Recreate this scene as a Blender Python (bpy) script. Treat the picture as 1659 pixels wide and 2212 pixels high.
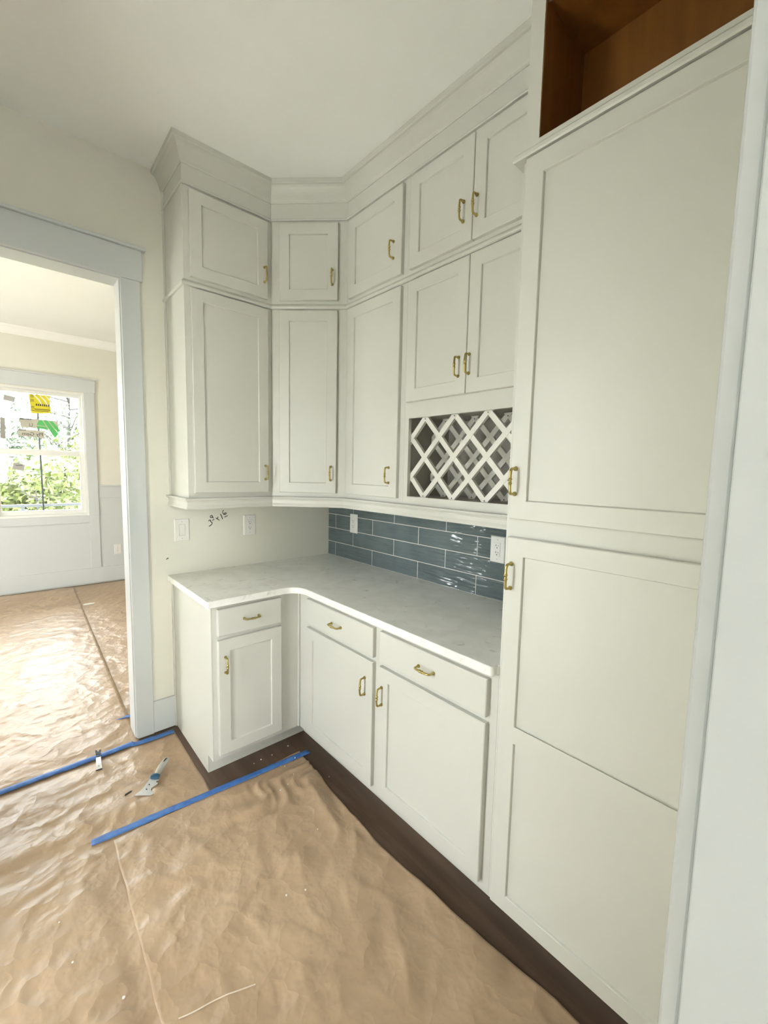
import bpy, bmesh, math, random
from mathutils import Vector, Matrix, noise

random.seed(7)
sc = bpy.context.scene
for o in list(bpy.data.objects):
    bpy.data.objects.remove(o)
COL = sc.collection

# ------------------------------------------------------------------ camera
cd = bpy.data.cameras.new('camera')
cd.sensor_fit = 'VERTICAL'; cd.sensor_height = 24.0; cd.lens = 916.811 / 2212 * 24.0
cd.clip_start = 0.02; cd.clip_end = 200
co = bpy.data.objects.new('camera', cd); COL.objects.link(co)
_rt = Vector((0.7479213830829373, -0.6634579660784234, 0.020907701317640803))
_up = Vector((0.048291532649882216, 0.08579954051141962, 0.9951413802683287))
_bk = Vector((-0.6620283472795039, -0.7432778525525369, 0.0962107130378821))
_m = Matrix((_rt, _up, _bk)).transposed().to_4x4()
_m.translation = Vector((-1.7811, -2.6073, 1.5359))
co.matrix_world = _m
sc.camera = co

# ------------------------------------------------------------------ world, sun, window light, exposure
w = bpy.data.worlds.new('World'); sc.world = w; w.use_nodes = True
wn = w.node_tree.nodes['Background']
wn.inputs['Color'].default_value = (0.95, 0.97, 1.0, 1)
wn.inputs['Strength'].default_value = 2.0

def add_light(name, kind, loc, direction, energy, color=(1, 1, 1), sx=1, sy=1):
    l = bpy.data.lights.new(name, kind); l.energy = energy; l.color = color
    if kind == 'AREA':
        l.shape = 'RECTANGLE'; l.size = sx; l.size_y = sy
    o = bpy.data.objects.new(name, l); COL.objects.link(o); o.location = loc
    o.rotation_euler = Vector(direction).to_track_quat('-Z', 'Y').to_euler()
    return o

s = add_light('sun', 'SUN', (0, 12, 12), (0.70, -1.0, -0.97), 5.0, (1.0, 0.95, 0.88))
s.data.angle = 0.03
# the sky lights the rooms through windows, some added for fill; portals only steer the sampling there
def portal(x, y, z, d, sx, sy):
    o = add_light('window_portal', 'AREA', (x, y, z), d, 1.0, (1, 1, 1), sx, sy); o.data.cycles.is_portal = True
for xc in (-1.46, -2.71, -3.96): portal(xc, 4.10, 1.655, (0, -1, 0), 0.86, 1.48)
portal(-5.13, 1.85, 1.4, (1, 0, 0), 1.1, 2.4)
portal(-2.57, -1.21, 1.17, (1, 0, 0), 0.42, 2.25)
portal(-2.2, -6.13, 1.65, (0, 1, 0), 1.0, 1.5)
portal(1.13, -4.30, 1.55, (-1, 0, 0), 2.9, 2.3)
sc.view_settings.view_transform = 'Standard'
sc.view_settings.look = 'None'
sc.view_settings.gamma = 1.0
sc.view_settings.use_curve_mapping = False
sc.view_settings.exposure = 3.45

# ------------------------------------------------------------------ dimensions
H = 3.074          # ceiling
LU, DU, XD = 1.0823, 0.3203, 0.6226     # wall cabinets: left end, depth, corner leg
LB, DB, DTK = 1.0832, 0.6102, 0.5382    # base cabinets
YT = 1.8745        # side of the tall cabinet
YN = 2.530         # near wall, inner face
YF = 3.912         # far wall of the next room
XJ = -1.305        # door jamb
XJ2 = -2.255

# ------------------------------------------------------------------ materials
def new_mat(name):
    m = bpy.data.materials.new(name); m.use_nodes = True
    nt = m.node_tree
    return m, nt, nt.nodes['Principled BSDF']

def link(nt, a, ao, b, bi):
    nt.links.new(a.outputs[ao], b.inputs[bi])

def paint(name, col, rough=0.45, var=0.03, bump=0.0, bscale=120, metal=0.0, spec=0.5):
    m, nt, b = new_mat(name)
    b.inputs['Roughness'].default_value = rough
    b.inputs['Metallic'].default_value = metal
    b.inputs['Specular IOR Level'].default_value = spec
    tc = nt.nodes.new('ShaderNodeTexCoord')
    n = nt.nodes.new('ShaderNodeTexNoise'); n.inputs['Scale'].default_value = 3.0; n.inputs['Detail'].default_value = 4
    link(nt, tc, 'Object', n, 'Vector')
    r = nt.nodes.new('ShaderNodeValToRGB')
    r.color_ramp.elements[0].position = 0.3; r.color_ramp.elements[1].position = 0.7
    r.color_ramp.elements[0].color = tuple(c * (1 - var) for c in col) + (1,)
    r.color_ramp.elements[1].color = tuple(min(1, c * (1 + var)) for c in col) + (1,)
    link(nt, n, 'Fac', r, 'Fac'); link(nt, r, 'Color', b, 'Base Color')
    if bump:
        n2 = nt.nodes.new('ShaderNodeTexNoise'); n2.inputs['Scale'].default_value = bscale; n2.inputs['Detail'].default_value = 3
        link(nt, tc, 'Object', n2, 'Vector')
        bp = nt.nodes.new('ShaderNodeBump'); bp.inputs['Strength'].default_value = bump; bp.inputs['Distance'].default_value = 0.002
        link(nt, n2, 'Fac', bp, 'Height'); link(nt, bp, 'Normal', b, 'Normal')
    return m

M = {}
M['cab'] = paint('cabinet_paint', (0.605, 0.60, 0.55), 0.38, 0.015)
M['wall'] = paint('wall_paint', (0.75, 0.74, 0.665), 0.75, 0.015, 0.08)
M['ceil'] = paint('ceiling_paint', (0.915, 0.925, 0.895), 0.85, 0.01, 0.05)
M['trim'] = paint('trim_paint', (0.60, 0.63, 0.635), 0.35, 0.01)
M['plate'] = paint('device_plastic', (0.80, 0.79, 0.76), 0.35, 0.01)
M['black'] = paint('dark_slot', (0.01, 0.01, 0.01), 0.6, 0.01)
M['ink'] = paint('marker_ink', (0.012, 0.012, 0.012), 0.5, 0.01)
M['brass'] = paint('brass', (0.46, 0.37, 0.13), 0.30, 0.03, metal=1.0)
M['grout'] = paint('grout', (0.74, 0.73, 0.69), 0.8, 0.04)
M['steel'] = paint('steel', (0.72, 0.73, 0.75), 0.25, 0.03, metal=1.0)
M['darksteel'] = paint('dark_steel', (0.04, 0.045, 0.055), 0.35, 0.05, metal=0.6)
M['greyplastic'] = paint('handle_plastic', (0.42, 0.42, 0.38), 0.45, 0.03)
M['teal'] = paint('teal_rubber', (0.01, 0.075, 0.15), 0.5, 0.03)
M['plaster'] = paint('plaster', (0.8, 0.78, 0.74), 0.9, 0.05, 0.3)
M['vinyl'] = paint('window_vinyl', (0.78, 0.79, 0.76), 0.4, 0.01)
M['lattice'] = paint('lattice_paint', (0.70, 0.69, 0.63), 0.45, 0.02)
M['rackinside'] = paint('rack_inside_paint', (0.40, 0.385, 0.335), 0.5, 0.03)  # inside of the wine rack, a darker tone than the cabinets
M['clear'] = paint('pale_film', (0.62, 0.52, 0.40), 0.25, 0.03)

def wood(name, c1, c2, scale=(2, 30, 30), rough=0.5):
    m, nt, b = new_mat(name)
    tc = nt.nodes.new('ShaderNodeTexCoord'); mp = nt.nodes.new('ShaderNodeMapping'); mp.inputs['Scale'].default_value = scale
    n = nt.nodes.new('ShaderNodeTexNoise'); n.inputs['Scale'].default_value = 1.5; n.inputs['Detail'].default_value = 6; n.inputs['Distortion'].default_value = 0.6
    r = nt.nodes.new('ShaderNodeValToRGB')
    r.color_ramp.elements[0].position = 0.3; r.color_ramp.elements[1].position = 0.72
    r.color_ramp.elements[0].color = c1 + (1,); r.color_ramp.elements[1].color = c2 + (1,)
    link(nt, tc, 'Object', mp, 'Vector'); link(nt, mp, 'Vector', n, 'Vector'); link(nt, n, 'Fac', r, 'Fac'); link(nt, r, 'Color', b, 'Base Color')
    b.inputs['Roughness'].default_value = rough
    return m
M['floorwood'] = wood('dark_floor_wood', (0.070, 0.042, 0.026), (0.135, 0.084, 0.054), (14, 1.2, 1), 0.45)
M['rawwood'] = wood('raw_cabinet_wood', (0.17, 0.062, 0.007), (0.24, 0.095, 0.012), (12, 12, 1.0), 0.6)

def kraft():
    m, nt, b = new_mat('kraft_paper')
    tc = nt.nodes.new('ShaderNodeTexCoord')
    n = nt.nodes.new('ShaderNodeTexNoise'); n.inputs['Scale'].default_value = 2.2; n.inputs['Detail'].default_value = 8; n.inputs['Roughness'].default_value = 0.62
    link(nt, tc, 'Object', n, 'Vector')
    r = nt.nodes.new('ShaderNodeValToRGB')
    r.color_ramp.elements[0].position = 0.3; r.color_ramp.elements[1].position = 0.72
    r.color_ramp.elements[0].color = (0.375, 0.255, 0.155, 1); r.color_ramp.elements[1].color = (0.49, 0.35, 0.222, 1)
    link(nt, n, 'Fac', r, 'Fac'); link(nt, r, 'Color', b, 'Base Color')
    b.inputs['Roughness'].default_value = 0.40
    b.inputs['Specular IOR Level'].default_value = 0.75
    v1 = nt.nodes.new('ShaderNodeTexVoronoi'); v1.feature = 'F1'; v1.inputs['Scale'].default_value = 13; v1.inputs['Randomness'].default_value = 1.0
    n2 = nt.nodes.new('ShaderNodeTexNoise'); n2.inputs['Scale'].default_value = 5; n2.inputs['Detail'].default_value = 4
    link(nt, tc, 'Object', n2, 'Vector')
    mv = nt.nodes.new('ShaderNodeMix'); mv.data_type = 'VECTOR'; mv.inputs[0].default_value = 0.22
    nt.links.new(tc.outputs['Object'], mv.inputs[4]); nt.links.new(n2.outputs['Color'], mv.inputs[5]); nt.links.new(mv.outputs[1], v1.inputs['Vector'])
    ad = nt.nodes.new('ShaderNodeMath'); ad.operation = 'MULTIPLY_ADD'; ad.inputs[1].default_value = 0.45
    nt.links.new(v1.outputs['Distance'], ad.inputs[0]); nt.links.new(n2.outputs['Fac'], ad.inputs[2])
    bp = nt.nodes.new('ShaderNodeBump'); bp.inputs['Strength'].default_value = 0.9; bp.inputs['Distance'].default_value = 0.018
    nt.links.new(ad.outputs[0], bp.inputs['Height']); link(nt, bp, 'Normal', b, 'Normal')
    return m
M['kraft'] = kraft()

def quartz():
    m, nt, b = new_mat('quartz_top')
    tc = nt.nodes.new('ShaderNodeTexCoord')
    n = nt.nodes.new('ShaderNodeTexNoise'); n.inputs['Scale'].default_value = 9; n.inputs['Detail'].default_value = 6; n.inputs['Distortion'].default_value = 0.8
    v = nt.nodes.new('ShaderNodeTexNoise'); v.inputs['Scale'].default_value = 16; v.inputs['Detail'].default_value = 7; v.inputs['Distortion'].default_value = 1.0
    link(nt, tc, 'Object', n, 'Vector'); link(nt, tc, 'Object', v, 'Vector')
    r = nt.nodes.new('ShaderNodeValToRGB')
    r.color_ramp.elements[0].position = 0.30; r.color_ramp.elements[0].color = (0.80, 0.79, 0.74, 1)
    r.color_ramp.elements[1].position = 0.65; r.color_ramp.elements[1].color = (0.90, 0.89, 0.84, 1)
    link(nt, n, 'Fac', r, 'Fac')
    r2 = nt.nodes.new('ShaderNodeValToRGB')
    r2.color_ramp.elements[0].position = 0.27; r2.color_ramp.elements[0].color = (0.66, 0.66, 0.64, 1)
    r2.color_ramp.elements[1].position = 0.38; r2.color_ramp.elements[1].color = (1, 1, 1, 1)
    link(nt, v, 'Fac', r2, 'Fac')
    mx = nt.nodes.new('ShaderNodeMix'); mx.data_type = 'RGBA'; mx.blend_type = 'MULTIPLY'; mx.inputs[0].default_value = 0.8
    nt.links.new(r.outputs['Color'], mx.inputs[6]); nt.links.new(r2.outputs['Color'], mx.inputs[7])
    nt.links.new(mx.outputs[2], b.inputs['Base Color'])
    b.inputs['Roughness'].default_value = 0.22
    return m
M['quartz'] = quartz()

def tilemat():
    m, nt, b = new_mat('glazed_tile')
    tc = nt.nodes.new('ShaderNodeTexCoord')
    n = nt.nodes.new('ShaderNodeTexNoise'); n.inputs['Scale'].default_value = 6; n.inputs['Detail'].default_value = 3
    link(nt, tc, 'Object', n, 'Vector')
    r = nt.nodes.new('ShaderNodeValToRGB')
    r.color_ramp.elements[0].position = 0.3; r.color_ramp.elements[0].color = (0.115, 0.150, 0.155, 1)
    r.color_ramp.elements[1].position = 0.7; r.color_ramp.elements[1].color = (0.145, 0.185, 0.19, 1)
    link(nt, n, 'Fac', r, 'Fac'); link(nt, r, 'Color', b, 'Base Color')
    b.inputs['Roughness'].default_value = 0.06
    mp = nt.nodes.new('ShaderNodeMapping'); mp.inputs['Scale'].default_value = (1, 7.0, 66.0)
    link(nt, tc, 'Object', mp, 'Vector')
    n2 = nt.nodes.new('ShaderNodeTexNoise'); n2.inputs['Scale'].default_value = 1.0; n2.inputs['Detail'].default_value = 0.0; n2.inputs['Distortion'].default_value = 0.35
    link(nt, mp, 'Vector', n2, 'Vector')
    bp = nt.nodes.new('ShaderNodeBump'); bp.inputs['Strength'].default_value = 1.0; bp.inputs['Distance'].default_value = 0.010
    link(nt, n2, 'Fac', bp, 'Height'); link(nt, bp, 'Normal', b, 'Normal')
    return m
M['tile'] = tilemat()

def tapemat():
    m, nt, b = new_mat('blue_masking_tape')
    tc = nt.nodes.new('ShaderNodeTexCoord')
    n = nt.nodes.new('ShaderNodeTexNoise'); n.inputs['Scale'].default_value = 30; n.inputs['Detail'].default_value = 4
    link(nt, tc, 'Object', n, 'Vector')
    r = nt.nodes.new('ShaderNodeValToRGB')
    r.color_ramp.elements[0].position = 0.3; r.color_ramp.elements[0].color = (0.035, 0.13, 0.42, 1)
    r.color_ramp.elements[1].position = 0.75; r.color_ramp.elements[1].color = (0.075, 0.22, 0.56, 1)
    link(nt, n, 'Fac', r, 'Fac'); link(nt, r, 'Color', b, 'Base Color')
    b.inputs['Roughness'].default_value = 0.5
    return m
M['tape'] = tapemat()

def glass():
    m = bpy.data.materials.new('window_glass'); m.use_nodes = True; nt = m.node_tree; nt.nodes.clear()
    o = nt.nodes.new('ShaderNodeOutputMaterial'); mx = nt.nodes.new('ShaderNodeMixShader')
    t = nt.nodes.new('ShaderNodeBsdfTransparent'); t.inputs['Color'].default_value = (0.95, 0.97, 0.96, 1)
    g = nt.nodes.new('ShaderNodeBsdfGlossy'); g.inputs['Roughness'].default_value = 0.02
    lw = nt.nodes.new('ShaderNodeFresnel'); lw.inputs['IOR'].default_value = 1.35
    nt.links.new(lw.outputs[0], mx.inputs[0]); nt.links.new(t.outputs[0], mx.inputs[1]); nt.links.new(g.outputs[0], mx.inputs[2]); nt.links.new(mx.outputs[0], o.inputs[0])
    return m
M['glass'] = glass()
M['grille'] = paint('grille_grey', (0.10, 0.115, 0.125), 0.5, 0.02)  # backlit darkness of the bars put into their colour

# ------------------------------------------------------------------ helpers
def tag(o, label=None, cat=None, group=None, kind=None):
    if label: o['label'] = label
    if cat: o['category'] = cat
    if group: o['group'] = group
    if kind: o['kind'] = kind
    return o

def empty(name, loc=(0, 0, 0), rz=0.0):
    o = bpy.data.objects.new(name, None); COL.objects.link(o)
    o.location = loc; o.rotation_euler = (0, 0, rz); o.empty_display_size = 0.05
    return o

def thing(name, label, cat, loc=(0, 0, 0), rz=0.0, group=None):
    return tag(empty(name, loc, rz), label, cat, group)

def obj(name, bm, mat, parent=None, smooth=False, bevel=0.0, segs=2, loc=None):
    me = bpy.data.meshes.new(name)
    bmesh.ops.recalc_face_normals(bm, faces=bm.faces[:])
    bm.to_mesh(me); bm.free()
    me.materials.append(M[mat] if isinstance(mat, str) else mat)
    o = bpy.data.objects.new(name, me); COL.objects.link(o)
    if parent: o.parent = parent
    if loc: o.location = loc
    if smooth:
        for p in me.polygons: p.use_smooth = True
    if bevel:
        md = o.modifiers.new('Bevel', 'BEVEL'); md.width = bevel; md.segments = segs; md.limit_method = 'ANGLE'; md.angle_limit = math.radians(40)
    return o

def box(bm, x0, x1, y0, y1, z0, z1):
    if x0 > x1: x0, x1 = x1, x0
    if y0 > y1: y0, y1 = y1, y0
    if z0 > z1: z0, z1 = z1, z0
    v = [bm.verts.new(p) for p in ((x0, y0, z0), (x1, y0, z0), (x1, y1, z0), (x0, y1, z0), (x0, y0, z1), (x1, y0, z1), (x1, y1, z1), (x0, y1, z1))]
    for f in ((0, 3, 2, 1), (4, 5, 6, 7), (0, 1, 5, 4), (1, 2, 6, 5), (2, 3, 7, 6), (3, 0, 4, 7)):
        bm.faces.new([v[i] for i in f])

def boxes(*bs):
    bm = bmesh.new()
    for b in bs: box(bm, *b)
    return bm

def prism(pts, z0, z1, bm=None, axis='z'):
    bm = bm or bmesh.new()
    def P(a, b, c): return (a, b, c) if axis == 'z' else ((c, a, b) if axis == 'x' else (a, c, b))
    lo = [bm.verts.new(P(p[0], p[1], z0)) for p in pts]; hi = [bm.verts.new(P(p[0], p[1], z1)) for p in pts]
    bm.faces.new(lo); bm.faces.new(hi); n = len(pts)
    for i in range(n): bm.faces.new((lo[i], lo[(i + 1) % n], hi[(i + 1) % n], hi[i]))
    return bm

def loops_rect(bm, loops, cap_first=False, cap_last=False, close=False):
    """loops: list of (x0,x1,z0,z1,y) rectangles joined in order"""
    L = []
    for x0, x1, z0, z1, y in loops:
        L.append([bm.verts.new(p) for p in ((x0, y, z0), (x1, y, z0), (x1, y, z1), (x0, y, z1))])
    m = len(L)
    for i in range(m if close else m - 1):
        a, b = L[i], L[(i + 1) % m]
        for k in range(4): bm.faces.new((a[k], a[(k + 1) % 4], b[(k + 1) % 4], b[k]))
    if cap_first: bm.faces.new(L[0])
    if cap_last: bm.faces.new(L[-1])

def rin(r, d): return (r[0] + d, r[1] - d, r[2] + d, r[3] - d)

def tube(bm, pts, rads, n=10, cap=True, flat=(1, 1)):
    pts = [Vector(p) for p in pts]; rings = []
    up = None
    for i, p in enumerate(pts):
        t = (pts[min(i + 1, len(pts) - 1)] - pts[max(i - 1, 0)]).normalized()
        if up is None:
            up = t.orthogonal().normalized()
        a = (up - t * up.dot(t)).normalized(); up = a; b = t.cross(a)
        r = rads[i] if hasattr(rads, '__len__') else rads
        rings.append([bm.verts.new(p + (a * math.cos(2 * math.pi * k / n) * flat[0] + b * math.sin(2 * math.pi * k / n) * flat[1]) * r) for k in range(n)])
    for i in range(len(rings) - 1):
        for k in range(n): bm.faces.new((rings[i][k], rings[i][(k + 1) % n], rings[i + 1][(k + 1) % n], rings[i + 1][k]))
    if cap: bm.faces.new(rings[0]); bm.faces.new(rings[-1])

def sweep_runs(path, prof, name, mat, parent, labels=None, skip=()):
    """a moulding: closed profile (outward, z) carried along a plan path, mitred, one part for each run"""
    n = len(path); P = [Vector(p) for p in path]
    dirs = [(P[i + 1] - P[i]).normalized() for i in range(n - 1)]
    nor = [Vector((d.y, -d.x)) for d in dirs]
    mit = []
    for i in range(n):
        if i == 0: mit.append(nor[0])
        elif i == n - 1: mit.append(nor[-1])
        else:
            a = nor[i - 1] + nor[i]; mit.append(a / (1 + nor[i - 1].dot(nor[i])))
    for i in range(n - 1):
        if i in skip: continue
        bm = bmesh.new(); A = []; B = []
        for (o, z) in prof:
            a = P[i] + mit[i] * o; b = P[i + 1] + mit[i + 1] * o
            A.append(bm.verts.new((a.x, a.y, z))); B.append(bm.verts.new((b.x, b.y, z)))
        m = len(prof)
        for k in range(m): bm.faces.new((A[k], A[(k + 1) % m], B[(k + 1) % m], B[k]))
        bm.faces.new(A); bm.faces.new(B)
        obj(name, bm, mat, parent)

# ------------------------------------------------------------------ room shell
def wall_x(name, x0, x1, y0, y1, openings, mat='wall', zt=H):
    """wall running along x, with openings (xa, xb, za, zb)"""
    bm = bmesh.new(); cur = x0
    for xa, xb, za, zb in sorted(openings):
        if xa > cur: box(bm, cur, xa, y0, y1, 0, zt)
        if za > 0: box(bm, xa, xb, y0, y1, 0, za)
        box(bm, xa, xb, y0, y1, zb, zt); cur = xb
    box(bm, cur, x1, y0, y1, 0, zt)
    return tag(obj(name, bm, mat), kind='structure')

XL, XR = -5.0, 1.0
def slab(name, z0, z1, mat):
    return tag(obj(name, boxes((XL, XR, 0.0, YF + 0.16, z0, z1), (-2.56, XR, -YN, 0.0, z0, z1), (XL, XR, -6.0, -YN, z0, z1)), mat), kind='structure')
slab('floor', -0.06, 0, 'floorwood')
slab('ceiling', H, H + 0.06, 'ceil')
wall_back = wall_x('wall_back', XL, XR, 0, 0.125, [(-2.13 - 0.012, XJ + 0.012, 0, 2.496)])
tag(obj('wall_right', boxes((0, 0.12, -YN, -0.0, 0, H)), 'wall'), kind='structure')
FILL_DOOR = [(-1.42, -1.00)]        # unseen glazed door, added to the side wall for fill light
bm = bmesh.new()
for a, b in ((-YN, -1.42), (-1.00, 0.0)): box(bm, -2.56, -2.44, a, b, 0, H)
for a, b in FILL_DOOR: box(bm, -2.56, -2.44, a, b, 2.3, H); box(bm, -2.56, -2.44, a, b, 0, 0.04)
tag(obj('wall_left', bm, 'wall'), kind='structure')
for n_, (a, b) in enumerate(FILL_DOOR):
    k = tag(empty('door_%d' % (n_ + 1), (-2.44, (a + b) / 2, 0.04)), kind='structure'); hw = (b - a) / 2  # added opening that lets sky fill in from the side
    obj('door_frame', boxes((-0.09, -0.05, -hw, -hw + 0.05, 0, 2.26), (-0.09, -0.05, hw - 0.05, hw, 0, 2.26), (-0.09, -0.05, -hw + 0.05, hw - 0.05, 0, 0.08), (-0.09, -0.05, -hw + 0.05, hw - 0.05, 2.21, 2.26)), 'vinyl', k)
    obj('pane', boxes((-0.072, -0.068, -hw + 0.05, hw - 0.05, 0.08, 2.21)), 'glass', k)
wall_x('wall_front', XL, XR, -YN - 0.125, -YN, [(XJ2 - 0.012, XJ + 0.012, 0, 2.496)])
WIN = [(-1.91, -1.01), (-3.16, -2.26), (-4.41, -3.51)]
wall_x('wall_far', XL, XR, YF, YF + 0.16, [(a, b, 0.895, 2.415) for a, b in WIN])
tag(obj('wall_dining_left', boxes((XL - 0.12, XL, 0.125, 1.30, 0, H), (XL - 0.12, XL, 2.40, YF, 0, H), (XL - 0.12, XL, 1.30, 2.40, 0, 0.2), (XL - 0.12, XL, 1.30, 2.40, 2.6, H)), 'wall'), kind='structure')
k = tag(empty('window_4', (XL, 1.85, 0.2)), kind='structure')  # unseen window added to fill the next room and corner cabinets
obj('window_frame', boxes((-0.1, -0.04, -0.55, -0.49, 0, 2.4), (-0.1, -0.04, 0.49, 0.55, 0, 2.4), (-0.1, -0.04, -0.49, 0.49, 0, 0.06), (-0.1, -0.04, -0.49, 0.49, 2.34, 2.4), (-0.1, -0.04, -0.03, 0.03, 0.06, 2.34)), 'vinyl', k)
tag(obj('wall_dining_right', boxes((XR, XR + 0.12, 0.125, YF, 0, H)), 'wall'), kind='structure')
wall_x('wall_kitchen_back', XL, XR, -6.12, -6.0, [(-2.7, -1.7, 0.9, 2.4)])
k = tag(empty('window_6', (-2.2, -6.0, 0.9)), kind='structure')  # unseen kitchen window added, throws fill onto the back wall
obj('window_frame', boxes((-0.5, -0.45, -0.1, -0.04, 0, 1.5), (0.45, 0.5, -0.1, -0.04, 0, 1.5), (-0.45, 0.45, -0.1, -0.04, 0, 0.05), (-0.45, 0.45, -0.1, -0.04, 1.45, 1.5), (-0.02, 0.02, -0.1, -0.04, 0.05, 1.45)), 'vinyl', k)
tag(obj('wall_kitchen_left', boxes((XL - 0.12, XL, -6.0, -YN - 0.125, 0, H)), 'wall'), kind='structure')
tag(obj('wall_kitchen_right', boxes((XR, XR + 0.12, -6.0, -5.75, 0, H), (XR, XR + 0.12, -2.85, -YN - 0.125, 0, H), (XR, XR + 0.12, -5.75, -2.85, 0, 0.4), (XR, XR + 0.12, -5.75, -2.85, 2.7, H)), 'wall'), kind='structure')
k = tag(empty('window_5', (XR, -4.3, 0.4)), kind='structure')  # unseen kitchen window added for soft bounced fill in the pantry
obj('window_frame', boxes((0.04, 0.1, -1.45, -1.40, 0, 2.3), (0.04, 0.1, 1.40, 1.45, 0, 2.3), (0.04, 0.1, -1.40, 1.40, 0, 0.05), (0.04, 0.1, -1.40, 1.40, 2.25, 2.3), (0.04, 0.1, -0.03, 0.03, 0.05, 2.25)), 'vinyl', k)

# cased openings
def cased_opening(name, yface, out, depth, XJ2=XJ2):
    """casing on the side 'out' (-1 faces -y, +1 faces +y); jamb runs through the wall"""
    t = tag(empty(name, (XJ, yface, 0)), kind='structure')
    yb = yface - out * depth
    W0 = XJ2 - XJ
    def B(*b): return boxes(*[(x0, x1, y0 - yface, y1 - yface, z0, z1) for x0, x1, y0, y1, z0, z1 in b])
    obj('jamb', B((0, 0.012, yface, yb, 0, 2.496)), 'trim', t, bevel=0.0015)
    obj('jamb', B((W0 - 0.012, W0, yface, yb, 0, 2.496)), 'trim', t, bevel=0.0015)
    obj('head_jamb', B((W0, 0, yface, yb, 2.484, 2.496)), 'trim', t, bevel=0.0015)
    for yf, o in ((yface, out), (yb, -out)):
        th = 0.0172
        obj('side_casing', B((0.005, 0.094, yf, yf + o * th, 0, 2.489)), 'trim', t, bevel=0.003)
        obj('side_casing', B((W0 - 0.094, W0 - 0.005, yf, yf + o * th, 0, 2.489)), 'trim', t, bevel=0.003)
        obj('head_casing', B((W0 - 0.106, 0.106, yf, yf + o * 0.021, 2.489, 2.642)), 'trim', t, bevel=0.003)
        obj('casing_cap', B((W0 - 0.122, 0.122, yf, yf + o * 0.036, 2.642, 2.657)), 'trim', t, bevel=0.003)
    return t
cased_opening('trim_1', 0.0, -1, 0.125, -2.13)
cased_opening('trim_2', -YN, 1, 0.125)
tag(obj('baseboard_back', boxes((XJ + 0.094, -LB, -0.015, 0, 0.003, 0.188)), 'trim', bevel=0.002), kind='structure')
tag(obj('baseboard_left', boxes((-2.44, -2.425, -YN, -1.42, 0.003, 0.188), (-2.44, -2.425, -1.00, 0, 0.003, 0.188)), 'trim', bevel=0.002), kind='structure')

# next room: panelling, window casings, crown
t3 = tag(empty('trim_3', (0, YF, 0)), kind='structure')
def wb(name, x0, x1, z0, z1, th=0.014): return obj(name, boxes((x0, x1, -th, 0, z0, z1)), 'trim', t3, bevel=0.0015)
wb('baseboard', XL, XR, 0.016, 0.212, 0.018)
wb('panel_board', XL, XR, 0.212, 0.895, 0.003)
for a, b in WIN:
    wb('stile', b, b + 0.105, 0.212, 0.895); wb('stile', a - 0.105, a, 0.212, 0.895)
    wb('apron_rail', a, b, 0.803, 0.895)
    wb('side_casing', b, b + 0.105, 0.895, 2.425, 0.02); wb('side_casing', a - 0.105, a, 0.895, 2.425, 0.02)
    wb('head_casing', a - 0.115, b + 0.115, 2.425, 2.578, 0.023); wb('casing_cap', a - 0.13, b + 0.13, 2.578, 2.592, 0.036)
gaps = [(WIN[0][1] + 0.105, XR), (WIN[1][1] + 0.105, WIN[0][0] - 0.105), (WIN[2][1] + 0.105, WIN[1][0] - 0.105), (XL, WIN[2][0] - 0.105)]
for a, b in gaps:
    wb('panel_board', a, b, 0.895, 1.117, 0.003); wb('chair_rail', a, b, 1.117, 1.262); wb('rail_cap', a, b, 1.262, 1.278, 0.03)
wb('stile', -0.45, -0.35, 0.212, 1.117)
t4 = tag(empty('trim_4'), kind='structure')
crown_d = [(0, 2.985), (0.012, 2.985), (0.016, 2.995), (0.03, 3.005), (0.06, 3.045), (0.075, 3.058), (0.08, H), (0, H)]
sweep_runs([(XL, YF), (XR, YF)], crown_d, 'crown_run', 'ceil', t4)

def window(name, a, b, ywall):
    """double hung window: frame, two sashes, grille bar and panes"""
    t = tag(empty(name, ((a + b) / 2, ywall, 0.895)), kind='structure')
    hw = (b - a) / 2; h = 1.52; y0 = 0.02
    def ring(x0, x1, z0, z1, wx, wz0, wz1, ya, yb):
        return boxes((x0, x0 + wx, ya, yb, z0, z1), (x1 - wx, x1, ya, yb, z0, z1), (x0 + wx, x1 - wx, ya, yb, z0, z0 + wz0), (x0 + wx, x1 - wx, ya, yb, z1 - wz1, z1))
    obj('window_frame', ring(-hw, hw, 0, h, 0.022, 0.03, 0.022, 0.0, 0.15), 'vinyl', t, bevel=0.002)
    up = obj('sash', ring(-hw + 0.022, hw - 0.022, 0.765, h - 0.022, 0.03, 0.045, 0.035, 0.075, 0.105), 'vinyl', t, bevel=0.002)
    lo = obj('sash', ring(-hw + 0.022, hw - 0.022, 0.03, 0.80, 0.05, 0.05, 0.058, 0.035, 0.065), 'vinyl', t, bevel=0.002)
    obj('pane', boxes((-hw + 0.05, hw - 0.05, 0.088, 0.092, 0.80, h - 0.055)), 'glass', up)
    obj('pane', boxes((-hw + 0.07, hw - 0.07, 0.048, 0.052, 0.078, 0.745)), 'glass', lo)
    obj('grille_bar', boxes((-0.008, 0.008, 0.093, 0.099, 0.81, h - 0.057)), 'grille', up)
    obj('grille_bar', boxes((-0.008, 0.008, 0.053, 0.059, 0.08, 0.742)), 'grille', lo)
    obj('sash_lock', boxes((-0.03, 0.03, 0.03, 0.06, 0.80, 0.812)), 'vinyl', lo)
    return t
for i, (a, b) in enumerate(WIN): window('window_%d' % (i + 1), a, b, YF)

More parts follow.
